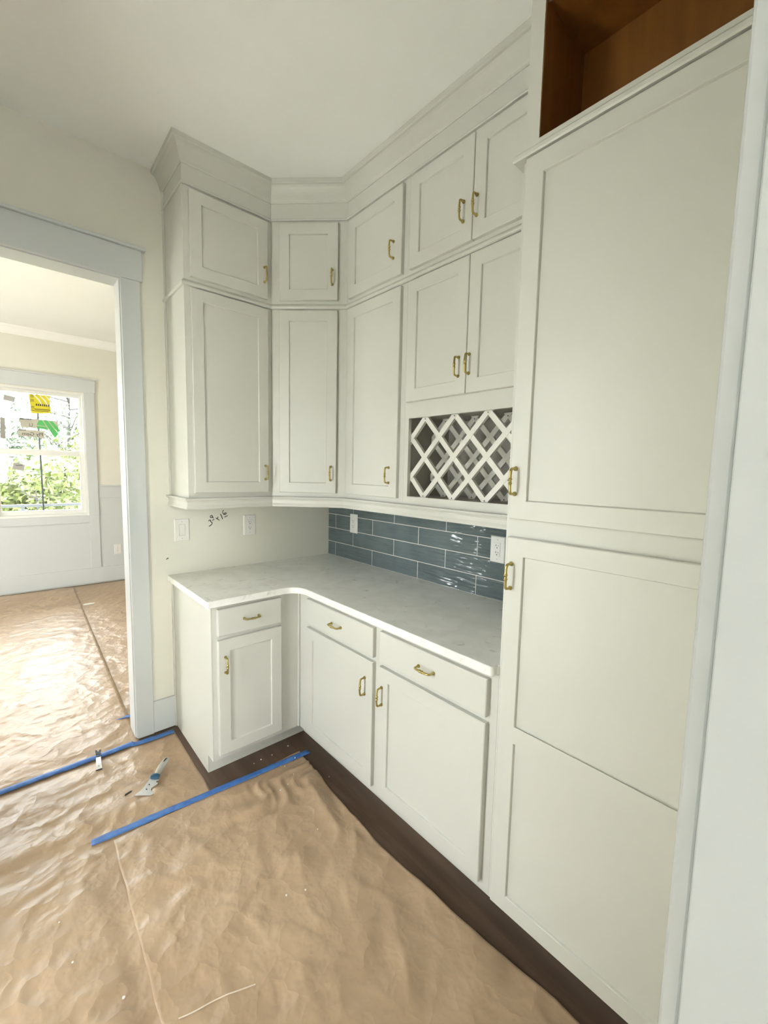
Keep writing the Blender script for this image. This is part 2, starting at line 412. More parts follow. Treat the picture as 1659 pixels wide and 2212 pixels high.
# ------------------------------------------------------------------ cabinet parts
def make_pull_mesh():
    bm = bmesh.new(); c = 0.038; d = 0.027
    pts = []; rads = []
    def add(y, z, r): pts.append((0, -y, z)); rads.append(r)
    for s in (1,):
        add(0.0, c, 0.0068); add(0.003, c, 0.0072); add(0.006, c, 0.0058); add(0.010, c, 0.0040); add(0.018, c, 0.0038)
        add(0.023, c - 0.001, 0.0042); add(0.0262, c - 0.004, 0.0044); add(0.0275, c - 0.009, 0.0042)
        add(0.0285, c - 0.018, 0.0038); add(0.0290, 0.012, 0.0044); add(0.0290, 0.0085, 0.0048); add(0.0290, 0.007, 0.0064); add(0.0290, 0.005, 0.0064); add(0.0290, 0.0038, 0.0046)
    P = pts + [(p[0], p[1], -p[2]) for p in reversed(pts)]
    R = rads + list(reversed(rads))
    tube(bm, P, R, 10)
    me = bpy.data.meshes.new('pull'); bmesh.ops.recalc_face_normals(bm, faces=bm.faces[:]); bm.to_mesh(me); bm.free()
    me.materials.append(M['brass'])
    for p in me.polygons: p.use_smooth = True
    return me
PULL = make_pull_mesh()

def pull(parent, x, z, y=-0.02, horizontal=False):
    o = bpy.data.objects.new('pull', PULL); COL.objects.link(o); o.parent = parent
    o.location = (x, y, z)
    if horizontal: o.rotation_euler = (0, math.pi / 2, 0)
    return o

def door(parent, x0, x1, z0, z1, pl=None, st=0.056, mids=()):
    """shaker door: frame mesh > recessed panel(s), pull"""
    bm = bmesh.new(); r = (x0, x1, z0, z1)
    loops_rect(bm, [r + (0.0,), r + (-0.0175,), rin(r, 0.0025) + (-0.020,)])
    # front face with openings
    zs = [z0 + st] + [v for m in mids for v in m] + [z1 - st]
    ops = [(x0 + st, x1 - st, zs[2 * i], zs[2 * i + 1]) for i in range(len(zs) // 2)]
    f = rin(r, 0.0025); yf = -0.020
    def q(a, b, c, d_): 
        bm.faces.new([bm.verts.new((p[0], yf, p[1])) for p in ((a, c), (b, c), (b, d_), (a, d_))])
    q(f[0], x0 + st, f[2], f[3]); q(x1 - st, f[1], f[2], f[3])
    bounds = [f[2]] + zs + [f[3]]
    for i in range(0, len(bounds), 2): q(x0 + st, x1 - st, bounds[i], bounds[i + 1])
    for op in ops:
        loops_rect(bm, [op + (yf,), rin(op, 0.0015) + (-0.0185,), rin(op, 0.0035) + (-0.0115,), rin(op, 0.0035) + (-0.004,)])
    q2 = [bm.verts.new(p) for p in ((x0, 0, z0), (x1, 0, z0), (x1, 0, z1), (x0, 0, z1))]; bm.faces.new(q2)
    bmesh.ops.remove_doubles(bm, verts=bm.verts[:], dist=1e-5)
    d = obj('door', bm, 'cab', parent)
    for op in ops:
        p = rin(op, 0.0035)
        obj('panel', boxes((p[0], p[1], -0.0118, -0.0035, p[2], p[3])), 'cab', d)
    if pl: pull(d, pl[0], pl[1])
    return d

def drawer(parent, x0, x1, z0, z1):
    bm = bmesh.new(); r = (x0, x1, z0, z1)
    loops_rect(bm, [r + (0.0,), r + (-0.0165,), rin(r, 0.0015) + (-0.019,), rin(r, 0.004) + (-0.020,)], True, True)
    d = obj('drawer', bm, 'cab', parent)
    pull(d, (x0 + x1) / 2, (z0 + z1) / 2, horizontal=True)
    return d

def face_frame(parent, W, z0, z1, holes, th=0.019):
    """face frame with rectangular holes (x0,x1,z0,z1) cut as a grid"""
    xs = sorted({0, W} | {h[0] for h in holes} | {h[1] for h in holes}); zs = sorted({z0, z1} | {h[2] for h in holes} | {h[3] for h in holes})
    bm = bmesh.new()
    def inside(x, z): return any(h[0] < x < h[1] and h[2] < z < h[3] for h in holes)
    V = {}
    def vert(i, j, y):
        if (i, j, y) not in V: V[(i, j, y)] = bm.verts.new((xs[i], y, zs[j]))
        return V[(i, j, y)]
    solid = {(i, j) for i in range(len(xs) - 1) for j in range(len(zs) - 1) if not inside((xs[i] + xs[i + 1]) / 2, (zs[j] + zs[j + 1]) / 2)}
    for (i, j) in solid:
        for y in (0, th): bm.faces.new((vert(i, j, y), vert(i + 1, j, y), vert(i + 1, j + 1, y), vert(i, j + 1, y)))
        for di, dj, a, b in ((-1, 0, (i, j), (i, j + 1)), (1, 0, (i + 1, j), (i + 1, j + 1)), (0, -1, (i, j), (i + 1, j)), (0, 1, (i, j + 1), (i + 1, j + 1))):
            if (i + di, j + dj) not in solid:
                bm.faces.new((vert(*a, 0), vert(*b, 0), vert(*b, th), vert(*a, th)))
    return obj('face_frame', bm, 'cab', parent)

def carcass(parent, W, D, z0, z1, mat='cab', th=0.016, name='carcass'):
    """open-fronted box behind the face frame"""
    return obj(name, boxes((0, th, 0.019, D, z0, z1), (W - th, W, 0.019, D, z0, z1), (th, W - th, D - 0.006, D, z0, z1), (th, W - th, 0.019, D - 0.006, z0, z0 + th), (th, W - th, 0.019, D - 0.006, z1 - th, z1)), mat, parent)

R90 = -math.pi / 2
ZL0, ZL1, ZU1 = 1.376, 2.432, 2.985     # wall cabinets: bottom, between the two tiers, top
DZL = (1.402, 2.413); DZU = (2.467, 2.870)

def wall_cab(name, label, loc, rz, W, tiers, doors, group):
    z0, z1 = tiers
    t = thing(name, label, 'cabinet', (loc[0], loc[1], z0), rz, group)
    holes = [(d[0] + 0.012, d[1] - 0.012, d[2] + 0.012 - z0, d[3] - 0.012 - z0) for d in doors]
    face_frame(t, W, 0, z1 - z0, holes)
    for d in doors: door(t, d[0], d[1], d[2] - z0, d[3] - z0, (d[4], d[5] - z0))
    return t

GW = 'stacked painted wall cabinets'
g = 0.0006
# left run (facing the camera side), x from -LU to -XD
WA = LU - XD
def runA(x): return x + LU
for nm, tier, dz, pz, lab in (
    ('wall_cabinet', (ZL0, ZL1), DZL, 1.513, 'tall greige wall cabinet door beside the doorway wall, above the light switch'),
    ('upper_wall_cabinet', (ZL1, ZU1), DZU, 2.588, 'short greige top cabinet at the end of the run, beside the doorway')):
    t = wall_cab(nm, lab, (-LU, -DU), 0, WA - g, tier, [(runA(-1.0585), runA(-0.6505), dz[0], dz[1], runA(-0.673), pz)], GW)
    carcass(t, WA - g, DU, 0, tier[1] - tier[0])
    z = tier[1] - tier[0]
    sp = obj('end_panel', boxes((-0.004, 0, 0.0, DU, 0.0, z)), 'cab', t, bevel=0.001)
    obj('scribe_strip', boxes((-0.011, -0.004, DU - 0.022, DU, 0.0, z)), 'cab', t, bevel=0.002)
# diagonal corner
DG = (XD - DU) * math.sqrt(2)
for nm, tier, dz, pz, lab in (
    ('corner_wall_cabinet', (ZL0, ZL1), DZL, 1.515, 'tall narrow greige wall cabinet set diagonally across the corner'),
    ('upper_corner_cabinet', (ZL1, ZU1), DZU, 2.586, 'small square top cabinet set diagonally in the corner')):
    t = wall_cab(nm, lab, (-XD, -DU), -math.pi / 4, DG, tier, [(DG / 2 - 0.164, DG / 2 + 0.164, dz[0], dz[1], DG / 2 + 0.133, pz)], GW)
    c = math.cos(math.pi / 4); e = 0.019 * math.sqrt(2)
    def loc2(x, y):  # world plan -> local
        dx, dy = x + XD, y + DU
        return (dx * c - dy * c, dx * c + dy * c)
    pts = [loc2(-XD + e, -DU), loc2(-DU, -XD + e), loc2(-0.0005, -XD + e), loc2(-0.0005, -0.0005), loc2(-XD + e, -0.0005)]
    obj('carcass', prism(pts, 0, tier[1] - tier[0]), 'cab', t)
# right run facing the doorway side; local x = -y - XD
def runB(y): return -y - XD
for nm, tier, dz, pz, lab in (
    ('side_wall_cabinet', (ZL0, ZL1), DZL, 1.515, 'tall greige wall cabinet between the corner cabinet and the wine rack'),
    ('upper_side_cabinet', (ZL1, ZU1), DZU, 2.590, 'short top cabinet with one door between the corner and the double doors')):
    t = wall_cab(nm, lab, (-DU, -XD), R90, 1.105 - XD - g, tier, [(runB(-0.656), runB(-1.074), dz[0], dz[1], runB(-1.019), pz)], GW)
    carcass(t, 1.105 - XD - g, DU, 0, tier[1] - tier[0])
# double door top cabinet
Y2 = 1.105
def runC(y): return -y - Y2
WC = YT - Y2 - g
t = wall_cab('upper_double_cabinet', 'short double-door top cabinet against the tall pantry cabinet', (-DU, -Y2), R90, WC, (ZL1, ZU1),
             [(runC(-1.126), runC(-1.4805), DZU[0], DZU[1], runC(-1.437), 2.589), (runC(-1.4835), runC(-1.838), DZU[0], DZU[1], runC(-1.503), 2.587)], GW)
carcass(t, WC, DU, 0, ZU1 - ZL1)
# wine rack cabinet
t = thing('wine_rack_cabinet', 'double-door wall cabinet with a white lattice wine rack under the doors', 'cabinet', (-DU, -Y2, ZL0), R90, GW)
rack = (runC(-1.133), runC(-1.8365), 1.415 - ZL0, 1.789 - ZL0)
ds = [(runC(-1.126), runC(-1.4765), 1.864, 2.413, runC(-1.439), 1.977), (runC(-1.4795), runC(-1.838), 1.864, 2.413, runC(-1.494), 1.980)]
face_frame(t, WC, 0, ZL1 - ZL0, [rack] + [(d[0] + 0.012, d[1] - 0.012, d[2] + 0.012 - ZL0, d[3] - 0.012 - ZL0) for d in ds])
for d in ds: door(t, d[0], d[1], d[2] - ZL0, d[3] - ZL0, (d[4], d[5] - ZL0))
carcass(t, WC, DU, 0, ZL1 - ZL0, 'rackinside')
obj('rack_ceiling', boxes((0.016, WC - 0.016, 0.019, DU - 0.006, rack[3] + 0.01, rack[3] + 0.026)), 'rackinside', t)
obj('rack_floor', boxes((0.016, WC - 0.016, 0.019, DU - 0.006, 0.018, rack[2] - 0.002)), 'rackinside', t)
# lattice slats: clipped diagonal bars, front and rear layer
cx, czz = runC(-1.4825), 1.603 - ZL0; px, pz = 0.174, 0.186
def clip_bar(x0, z0, dx, dz, hw, R):
    # polygon of an infinite bar clipped to rectangle R
    L = math.hypot(dx, dz); ux, uz = dx / L, dz / L; nx, nz = -uz, ux
    poly = [(x0 - ux * 3 + nx * hw, z0 - uz * 3 + nz * hw), (x0 + ux * 3 + nx * hw, z0 + uz * 3 + nz * hw), (x0 + ux * 3 - nx * hw, z0 + uz * 3 - nz * hw), (x0 - ux * 3 - nx * hw, z0 - uz * 3 - nz * hw)]
    for axis, val, sgn in ((0, R[0], 1), (0, R[1], -1), (1, R[2], 1), (1, R[3], -1)):
        out = []
        for i in range(len(poly)):
            a, b = poly[i], poly[(i + 1) % len(poly)]
            da, db = sgn * (a[axis] - val), sgn * (b[axis] - val)
            if da >= 0: out.append(a)
            if da * db < 0:
                s_ = da / (da - db); out.append((a[0] + (b[0] - a[0]) * s_, a[1] + (b[1] - a[1]) * s_))
        poly = out
        if not poly: return None
    return poly
for layer, (ya, R) in enumerate(((0.0195, (rack[0] - 0.01, rack[1] + 0.01, rack[2] - 0.001, rack[3] + 0.008)), (0.165, (rack[0] + 0.0, rack[1] - 0.0, rack[2] - 0.001, rack[3] + 0.008)))):
    for sgn in (1, -1):
        for kk in range(-6, 7):
            poly = clip_bar(cx + (kk + 0.5) * px, czz, px / 2, sgn * pz / 2, 0.0118, R)
            if not poly: continue
            ar = abs(sum(poly[i][0] * poly[(i + 1) % len(poly)][1] - poly[(i + 1) % len(poly)][0] * poly[i][1] for i in range(len(poly)))) / 2
            if ar < 5e-4: continue
            dy = 0.0 if sgn == 1 else 0.0015
            obj('slat', prism(poly, ya + dy, ya + dy + 0.016, axis='y'), 'lattice', t)
    # nail heads where the slats meet the frame
    for zz in (rack[2] + 0.006, rack[3] - 0.006):
        for kk in (-1, 0, 1, 2):
            xx = cx + (kk - 0.5) * px
            if rack[0] < xx < rack[1]:
                bm = bmesh.new(); tube(bm, [(xx, ya - 0.0006, zz), (xx, ya + 0.001, zz)], 0.0028, 8); obj('nail', bm, 'black', t)

# mouldings along the cabinet run
PATH = [(-LU, 0), (-LU, -DU), (-XD, -DU), (-DU, -XD), (-DU, -YT)]
t = thing('crown_molding', 'greige crown molding joining the wall cabinets to the ceiling', 'molding')
fr = [(0, 2.887), (0.011, 2.887), (0.0135, 2.891), (0.011, 2.897), (0.0055, 2.899), (0.0055, 2.976), (0, 2.976)]
cr = [(0, 2.976), (0.009, 2.976), (0.0105, 2.984), (0.016, 2.990)]
for i in range(1, 7):
    a = i / 7 * math.pi / 2; cr.append((0.018 + 0.034 * (1 - math.cos(a)), 2.992 + 0.060 * math.sin(a) * (0.35 + 0.65 * math.sin(a))))
cr += [(0.053, 3.052), (0.058, 3.056), (0.060, H - 0.0005), (0, H - 0.0005)]
sweep_runs(PATH, fr, 'frieze', 'cab', t)
sweep_runs(PATH, cr, 'crown_run', 'cab', t)
t = thing('band_molding', 'half-round greige molding between the two tiers of wall cabinets', 'molding')
bd = [(0.0, 2.4225), (0.009, 2.4225), (0.013, 2.426), (0.0145, 2.432), (0.013, 2.438), (0.009, 2.443), (0.004, 2.449), (0.0, 2.452)]
sweep_runs([(-LU - 0.004, 0), (-LU - 0.004, -DU), (-XD, -DU), (-DU, -XD), (-DU, -YT)], bd, 'band_run', 'cab', t)
t = thing('light_rail', 'greige light rail molding under the wall cabinets', 'molding')
lr = [(-0.018, 1.319), (0.020, 1.319), (0.021, 1.326), (0.016, 1.338), (0.015, 1.354), (0.019, 1.362), (0.026, 1.365), (0.028, 1.370), (0.026, 1.3755), (-0.018, 1.3755)]
sweep_runs(PATH, lr, 'rail_run', 'cab', t)

# ------------------------------------------------------------------ base cabinets
ZBT = 0.880
def base_unit(name, label, loc, rz, W, holes):
    t = thing(name, label, 'cabinet', loc, rz, 'painted base cabinets')
    face_frame(t, W, 0.097, ZBT, holes)
    return t
t = base_unit('base_cabinet', 'single-door base cabinet with one drawer and exposed side, beside the doorway', (-LB, -DB, 0), 0, LB - DB,
              [(0.034, 0.342, 0.74, 0.85), (0.034, 0.342, 0.14, 0.695)])
def bA(x): return x + LB
drawer(t, bA(-1.0615), bA(-0.729), 0.729, 0.862)
door(t, bA(-1.0615), bA(-0.728), 0.124, 0.708, (bA(-1.029), 0.584))
obj('carcass', boxes((0.0, LB - DB, 0.019, DB, 0.097, ZBT)), 'cab', t)
# side panel with toe notch
pts = [(0.0, 0.0), (DB - DTK, 0.0)]
bm = prism([(0.0, 0.097), (0.072, 0.097), (0.072, 0.0), (DB - 0.0, 0.0), (DB - 0.0, ZBT), (0.0, ZBT)], -0.006, -0.0003, axis='x')
obj('side_panel', bm, 'cab', t, bevel=0.001)
obj('scribe_strip', boxes((-0.014, -0.006, DB - 0.02, DB, 0.0, ZBT)), 'cab', t, bevel=0.002)
obj('toe_kick', boxes((0.0, LB - DTK, DB - DTK, DB - DTK + 0.016, 0, 0.097)), 'cab', t)
obj('corner_bead', boxes((LB - DB - 0.012, LB - DB, -0.012, 0.0, 0.097, ZBT)), 'cab', t, bevel=0.004, segs=3)

def bB(y): return -y - DB
t = base_unit('double_base_cabinet', 'double-door base cabinet with two drawers under the long counter', (-DB, -DB, 0), R90, YT - DB - g,
              [(bB(-0.735), bB(-1.245), 0.74, 0.85), (bB(-0.735), bB(-1.245), 0.14, 0.69), (bB(-1.32), bB(-1.825), 0.74, 0.85), (bB(-1.32), bB(-1.825), 0.14, 0.69)])
drawer(t, bB(-0.717), bB(-1.260), 0.727, 0.860)
drawer(t, bB(-1.303), bB(-1.842), 0.727, 0.860)
door(t, bB(-0.715), bB(-1.261), 0.128, 0.706, (bB(-1.211), 0.582))
door(t, bB(-1.303), bB(-1.842), 0.128, 0.706, (bB(-1.325), 0.582))
obj('carcass', boxes((0, YT - DB - g, 0.019, DB, 0.097, ZBT)), 'cab', t)
obj('toe_kick', boxes((-(DB - DTK) + 0.001, YT - DB - g, DB - DTK, DB - DTK + 0.016, 0, 0.097)), 'cab', t)

# countertop
LC, DC, RI = 1.1146, 0.6417, 0.085
pl = [(0.0, 0.0), (-LC, 0.0)]
for i in range(5):
    a = math.radians(180 + 90 * i / 4); pl.append((-LC + 0.008 + 0.008 * math.cos(a), -DC + 0.008 + 0.008 * math.sin(a)))
for i in range(13):
    a = math.radians(90 - 90 * i / 12); pl.append((-DC - RI + RI * math.cos(a), -DC - RI + RI * math.sin(a)))
for i in range(5):
    a = math.radians(180 + 90 * i / 4); pl.append((-DC + 0.012 + 0.012 * math.cos(a), -1.868 + 0.012 + 0.012 * math.sin(a)))
pl.append((-DB - 0.001, -1.868)); pl.append((-DB - 0.001, -YT + 0.0005)); pl.append((0.0, -YT + 0.0005))
tag(obj('countertop', prism(pl, ZBT + 0.0005, 0.914), 'quartz', bevel=0.004, segs=3), 'L-shaped pale grey speckled stone countertop with a rounded inner corner', 'countertop')

# ------------------------------------------------------------------ tall cabinet
WT = 0.610
t = thing('pantry_cabinet', 'full-height greige pantry cabinet with two stacked doors and brass pulls', 'cabinet', (-DB, -YT, 0), R90)
def tT(y): return -y - YT
face_frame(t, WT, 0.093, 2.432, [(0.03, WT - 0.03, 0.12, 1.33), (0.03, WT - 0.03, 1.41, 2.41)])
ud = (0.0165, WT - 0.0165)
d1 = door(t, ud[0], ud[1], 1.398, 2.428, (tT(-1.909), 1.513), st=0.0555)
d2 = door(t, ud[0], ud[1], 0.105, 1.342, (tT(-1.910), 1.222), st=0.0555, mids=((0.747, 0.691),))
obj('carcass', boxes((0, 0.019, 0.019, DB, 0.093, 2.432), (0, 0.019, DB - DTK + 0.016, DB, 0.0, 0.093), (WT - 0.019, WT, 0.019, DB, 0.093, 2.432), (WT - 0.019, WT, DB - DTK + 0.016, DB, 0.0, 0.093), (0.019, WT - 0.019, DB - 0.008, DB, 0.093, 2.432), (0.019, WT - 0.019, 0.019, DB - 0.008, 0.093, 0.11), (0.019, WT - 0.019, 0.019, DB - 0.008, 2.415, 2.432)), 'cab', t)
obj('toe_kick', boxes((0, WT, DB - DTK, DB - DTK + 0.016, 0, 0.093)), 'cab', t)
obj('filler_strip', boxes((WT, YN - YT - 0.001, 0.0, 0.019, 0.093, 2.432)), 'cab', t)
# open box above
t = thing('open_top_cabinet', 'open cabinet box with bare brown wood inside, above the pantry cabinet', 'cabinet', (-DB, -YT, 2.432), R90)
zt = H - 0.001 - 2.432
face_frame(t, WT, 0, zt, [(0.042, WT - 0.042, 0.048, 0.406)])
obj('carcass', boxes((0, 0.019, 0.019, DB, 0.0, zt), (WT - 0.019, WT, 0.019, DB, 0.0, zt), (0.019, WT - 0.019, DB - 0.008, DB, 0, zt)), 'cab', t)
obj('liner', boxes((0.0425, 0.0445, 0.0015, 0.235, 0.049, 0.402)), 'rawwood', t)
obj('liner', boxes((0.019, 0.032, 0.019, 0.235, 0.03, 0.402)), 'rawwood', t)
obj('liner', boxes((WT - 0.032, WT - 0.019, 0.019, 0.235, 0.03, 0.402)), 'rawwood', t)
obj('back_panel', boxes((0.019, WT - 0.019, 0.235, 0.245, 0.0, 0.417)), 'rawwood', t)
obj('bottom_panel', boxes((0.032, WT - 0.032, 0.019, 0.235, 0.03, 0.046)), 'rawwood', t)
obj('top_panel', boxes((0.019, WT - 0.019, 0.019, 0.235, 0.402, 0.417)), 'rawwood', t)
tl = thing('pantry_band_molding', 'narrow molding strip between the pantry doors and the open box', 'molding')
bt = [(0, 2.432), (0.022, 2.432), (0.025, 2.436), (0.025, 2.446), (0.020, 2.452), (0, 2.454)]
sweep_runs([(-DU - 0.03, -YT), (-DB, -YT), (-DB, -YN + 0.002)], bt, 'band_run', 'cab', tl)

# ------------------------------------------------------------------ backsplash
t = thing('tile_backsplash', 'blue-grey glossy wavy subway tile backsplash with pale grout', 'backsplash', (-0.0005, 0, 0.9145))
obj('grout_bed', boxes((-0.0072, 0, -YT + 0.001, -0.0005, 0, 1.3185 - 0.9145)), 'grout', t)
cache = {}
for row in range(4):
    z0 = 0.0015 + 0.1008 * row; z1 = min(z0 + 0.0970, 1.3180 - 0.9145)
    j0 = 0.094 if row % 2 == 0 else 0.300
    ys = [0.0005] + [j0 + 0.4135 * k for k in range(6) if j0 + 0.4135 * k < YT] + [YT - 0.001]
    for a, b in zip(ys[:-1], ys[1:]):
        a += 0.0019; b -= 0.0019
        bm = boxes((-0.0085, -0.003, -b, -a, z0, z1))
        obj('tile', bm, 'tile', t, bevel=0.001, segs=1)

# ------------------------------------------------------------------ outlets and switch
def wall_plate(name, label, loc, rz, kind, group=None):
    t = thing(name, label, 'outlet' if kind == 'outlet' else 'switch', loc, rz, group)
    w_, h_ = 0.041, 0.065
    bm = bmesh.new(); r = (-w_, w_, -h_, h_)
    loops_rect(bm, [r + (0.0,), r + (-0.002,), rin(r, 0.004) + (-0.006,)], True, True)
    obj('plate', bm, 'plate', t)
    if kind == 'outlet':
        rc = obj('receptacle', boxes((-0.0165, 0.0165, -0.0085, -0.005, -0.0335, 0.0335)), 'plate', t, bevel=0.001)
        for s_ in (0.017, -0.017):
            obj('slot', boxes((-0.0075, -0.0050, -0.0088, -0.0080, s_ - 0.001, s_ + 0.0075)), 'black', rc)
            obj('slot', boxes((0.0050, 0.0070, -0.0088, -0.0080, s_ - 0.001, s_ + 0.006)), 'black', rc)
            bm = bmesh.new(); tube(bm, [(0, -0.0088, s_ - 0.0085), (0, -0.008, s_ - 0.0085)], 0.0028, 8); obj('ground_hole', bm, 'black', rc)
    else:
        bm = bmesh.new(); loops_rect(bm, [(-0.0165, 0.0165, -0.0335, 0.0335, -0.005), (-0.0165, 0.0165, -0.0335, 0.0335, -0.0065), (-0.0150, 0.0150, -0.032, 0.032, -0.0065), (-0.0150, 0.0150, -0.032, 0.032, -0.004)], False, True)
        obj('rocker_well', bm, 'greyplastic', t)
        bm = bmesh.new(); v = [bm.verts.new(p) for p in ((-0.0145, -0.004, -0.0315), (0.0145, -0.004, -0.0315), (0.0145, -0.0105, -0.0315), (-0.0145, -0.0105, -0.0315), (-0.0145, -0.004, 0.0315), (0.0145, -0.004, 0.0315), (0.0145, -0.0055, 0.0315), (-0.0145, -0.0055, 0.0315), (-0.0145, -0.0075, 0.0), (0.0145, -0.0075, 0.0))]
        for f in ((0, 1, 2, 3), (4, 7, 6, 5), (3, 2, 9, 8), (8, 9, 6, 7), (0, 4, 5, 1)): bm.faces.new([v[i] for i in f])
        bm.faces.new([v[i] for i in (0, 3, 8, 7, 4)]); bm.faces.new([v[i] for i in (1, 5, 6, 9, 2)])
        obj('rocker', bm, 'plate', t)
    for s_ in (0.048, -0.048):
        bm = bmesh.new(); tube(bm, [(0, -0.0062, s_), (0, -0.0055, s_)], 0.0025, 8); obj('screw', bm, 'greyplastic', t)
    return t
wall_plate('light_switch', 'white rocker light switch on the wall under the end wall cabinet', (-1.031, 0, 1.170), 0, 'switch')
wall_plate('wall_outlet', 'white wall outlet to the side of the handwritten note on bare wall', (-0.620, 0, 1.172), 0, 'outlet')
wall_plate('tile_outlet', 'white outlet on the tile near the wall corner', (-0.0086, -0.310, 1.172), R90, 'outlet')
wall_plate('tile_outlet', 'white outlet on the tile beside the pantry cabinet', (-0.0086, -1.456, 1.168), R90, 'outlet')
wall_plate('low_outlet', 'white low outlet on the panelled wall of the next room', (-0.715, YF, 0.428), 0, 'outlet')

# ------------------------------------------------------------------ marker writing on the wall
STR = {'three': [(-0.879, 1.212), (-0.872, 1.218), (-0.866, 1.217), (-0.867, 1.21), (-0.86, 1.204), (-0.857, 1.2), (-0.86, 1.191), (-0.868, 1.184), (-0.876, 1.179)],
       'nine': [(-0.85, 1.227), (-0.853, 1.236), (-0.857, 1.244), (-0.861, 1.246), (-0.867, 1.241), (-0.867, 1.235), (-0.863, 1.232), (-0.857, 1.234), (-0.854, 1.238)],
       'underline': [(-0.857, 1.214), (-0.843, 1.221)], 'cross_a': [(-0.835, 1.229), (-0.824, 1.221), (-0.812, 1.213)], 'cross_b': [(-0.821, 1.235), (-0.824, 1.226), (-0.825, 1.22)],
       'one': [(-0.806, 1.252), (-0.8, 1.239), (-0.793, 1.219)],
       'six': [(-0.785, 1.274), (-0.791, 1.269), (-0.792, 1.26), (-0.788, 1.251), (-0.781, 1.247), (-0.774, 1.248), (-0.77, 1.254), (-0.774, 1.257), (-0.78, 1.255), (-0.784, 1.249)],
       'underline_b': [(-0.782, 1.231), (-0.772, 1.234), (-0.761, 1.24)]}
def spline(P, n=5):
    out = []
    for i in range(len(P) - 1):
        p0 = P[max(i - 1, 0)]; p1 = P[i]; p2 = P[i + 1]; p3 = P[min(i + 2, len(P) - 1)]
        for k in range(n):
            u = k / n
            out.append(tuple(0.5 * (2 * p1[j] + (p2[j] - p0[j]) * u + (2 * p0[j] - 5 * p1[j] + 4 * p2[j] - p3[j]) * u * u + (3 * p1[j] - p0[j] - 3 * p2[j] + p3[j]) * u ** 3) for j in (0, 1)))
    out.append(P[-1]); return out
bm = bmesh.new()
for kk, P in STR.items():
    Q = spline(P); tube(bm, [(x, -0.0002, z) for x, z in Q], 0.0023, 6)
for v in bm.verts: v.co.y = max(-0.0012, min(0.0, v.co.y))
wr = obj('marker_writing', bm, 'ink', wall_back)
wr['label'] = 'black handwritten measurement reading 3 9 x 1 6'
bm = bmesh.new(); tube(bm, [(-1.119, -0.0002, 1.005), (-1.113, -0.0002, 1.011), (-1.106, -0.0002, 1.013)], [0.0012, 0.003, 0.002], 6)
for v in bm.verts: v.co.y = max(-0.0012, min(0.0, v.co.y))
obj('wall_scuff', bm, 'ink', wall_back)['label'] = 'small black scuff'

# ------------------------------------------------------------------ paper on the floor
def nz(x, y, z=0.0): return noise.noise(Vector((x, y, z)))
def ridge(v, p=2.0):
    return max(0.0, 1.0 - abs(v) * p)
def tri(v):
    return abs((v % 1.0) * 2.0 - 1.0)
_fold = {}
def folds(seed):
    if seed not in _fold:
        rd = random.Random(seed)
        _fold[seed] = [(rd.uniform(0, 3.1416), rd.uniform(2.0, 7.5), rd.uniform(0, 1), rd.uniform(0, 40)) for _ in range(9)]
    return _fold[seed]
def crumple(x, y, seed):
    wx = x + 0.11 * nz(x * 2.6, y * 2.6, seed); wy = y + 0.11 * nz(x * 2.6 + 7, y * 2.6, seed)
    h = 0.0
    for a, f, ph, so in folds(seed):
        u = wx * math.cos(a) + wy * math.sin(a)
        m_ = max(0.0, nz(wx * 2.4 + so, wy * 2.4, seed) + 0.12)
        h += (1 - tri(u * f + ph)) ** 1.6 * m_ * (3.2 / f)
    return 0.55 * h + 0.22 * ridge(nz(wx * 9, wy * 8, seed + 2), 2.2) ** 2 + 0.25 * nz(wx * 1.8, wy * 1.8, seed + 3)
def sheet(name, label, x_l, x_r, y0, y1, res, z0, amp, seed, calm=None, extra=None, edge_noise=0.004):
    nyv = int(abs(y1 - y0) / res); bm = bmesh.new(); rows = []
    w_ = abs(x_r(0.5) - x_l(0.5)); nx = int(w_ / res)
    for j in range(nyv + 1):
        y = y0 + (y1 - y0) * j / nyv; row = []
        fv = j / nyv
        xl = x_l(fv) + edge_noise * nz(y * 9, 3, seed); xr = x_r(fv) + edge_noise * nz(y * 8, 9, seed)
        for i in range(nx + 1):
            x = xl + (xr - xl) * i / nx
            yy = y + (edge_noise * nz(x * 8, 5, seed) if j in (0, nyv) else 0)
            k_ = calm(x, yy) if calm else 1.0
            h = crumple(x, yy, seed) * amp
            if extra: h += extra(x, yy)
            row.append(bm.verts.new((x, yy, z0 + max(0.0, (h + 0.2 * amp)) * k_)))
        rows.append(row)
    for j in range(nyv):
        for i in range(nx): bm.faces.new((rows[j][i], rows[j][i + 1], rows[j + 1][i + 1], rows[j + 1][i]))
    o = obj(name, bm, 'kraft', smooth=True)
    md = o.modifiers.new('Solidify', 'SOLIDIFY'); md.thickness = 0.0006; md.offset = -1
    return tag(o, label, 'paper', 'brown floor protection paper')
def sm(a, b, x):
    u = max(0, min(1, (x - a) / (b - a))); return u * u * (3 - 2 * u)
T1 = lambda x: -0.062           # line of the tape in the doorway
T2 = lambda x: -0.655 - (x + 1.59) * 0.072    # line of the tape across the pantry
calm3 = lambda x, y: (0.1 + 0.9 * sm(0.02, 0.14, abs(y - T1(x)))) * (0.25 + 0.75 * sm(0.02, 0.12, abs(y - T2(x)))) * sm(0.0, 0.10, (-1.118 - x)) * (1 - sm(-1.62, -1.55, x) * (1 - sm(-0.72, -0.64, y)))
sheet('kraft_paper_sheet', 'brown kraft paper covering the pantry floor under the scraper tool', lambda v: -2.42, lambda v: -1.120 - 0.014 * (1 - v), -2.52, -0.055, 0.010, 0.0012, 0.019, 11, calm3)
FC = (-0.60, -0.62)
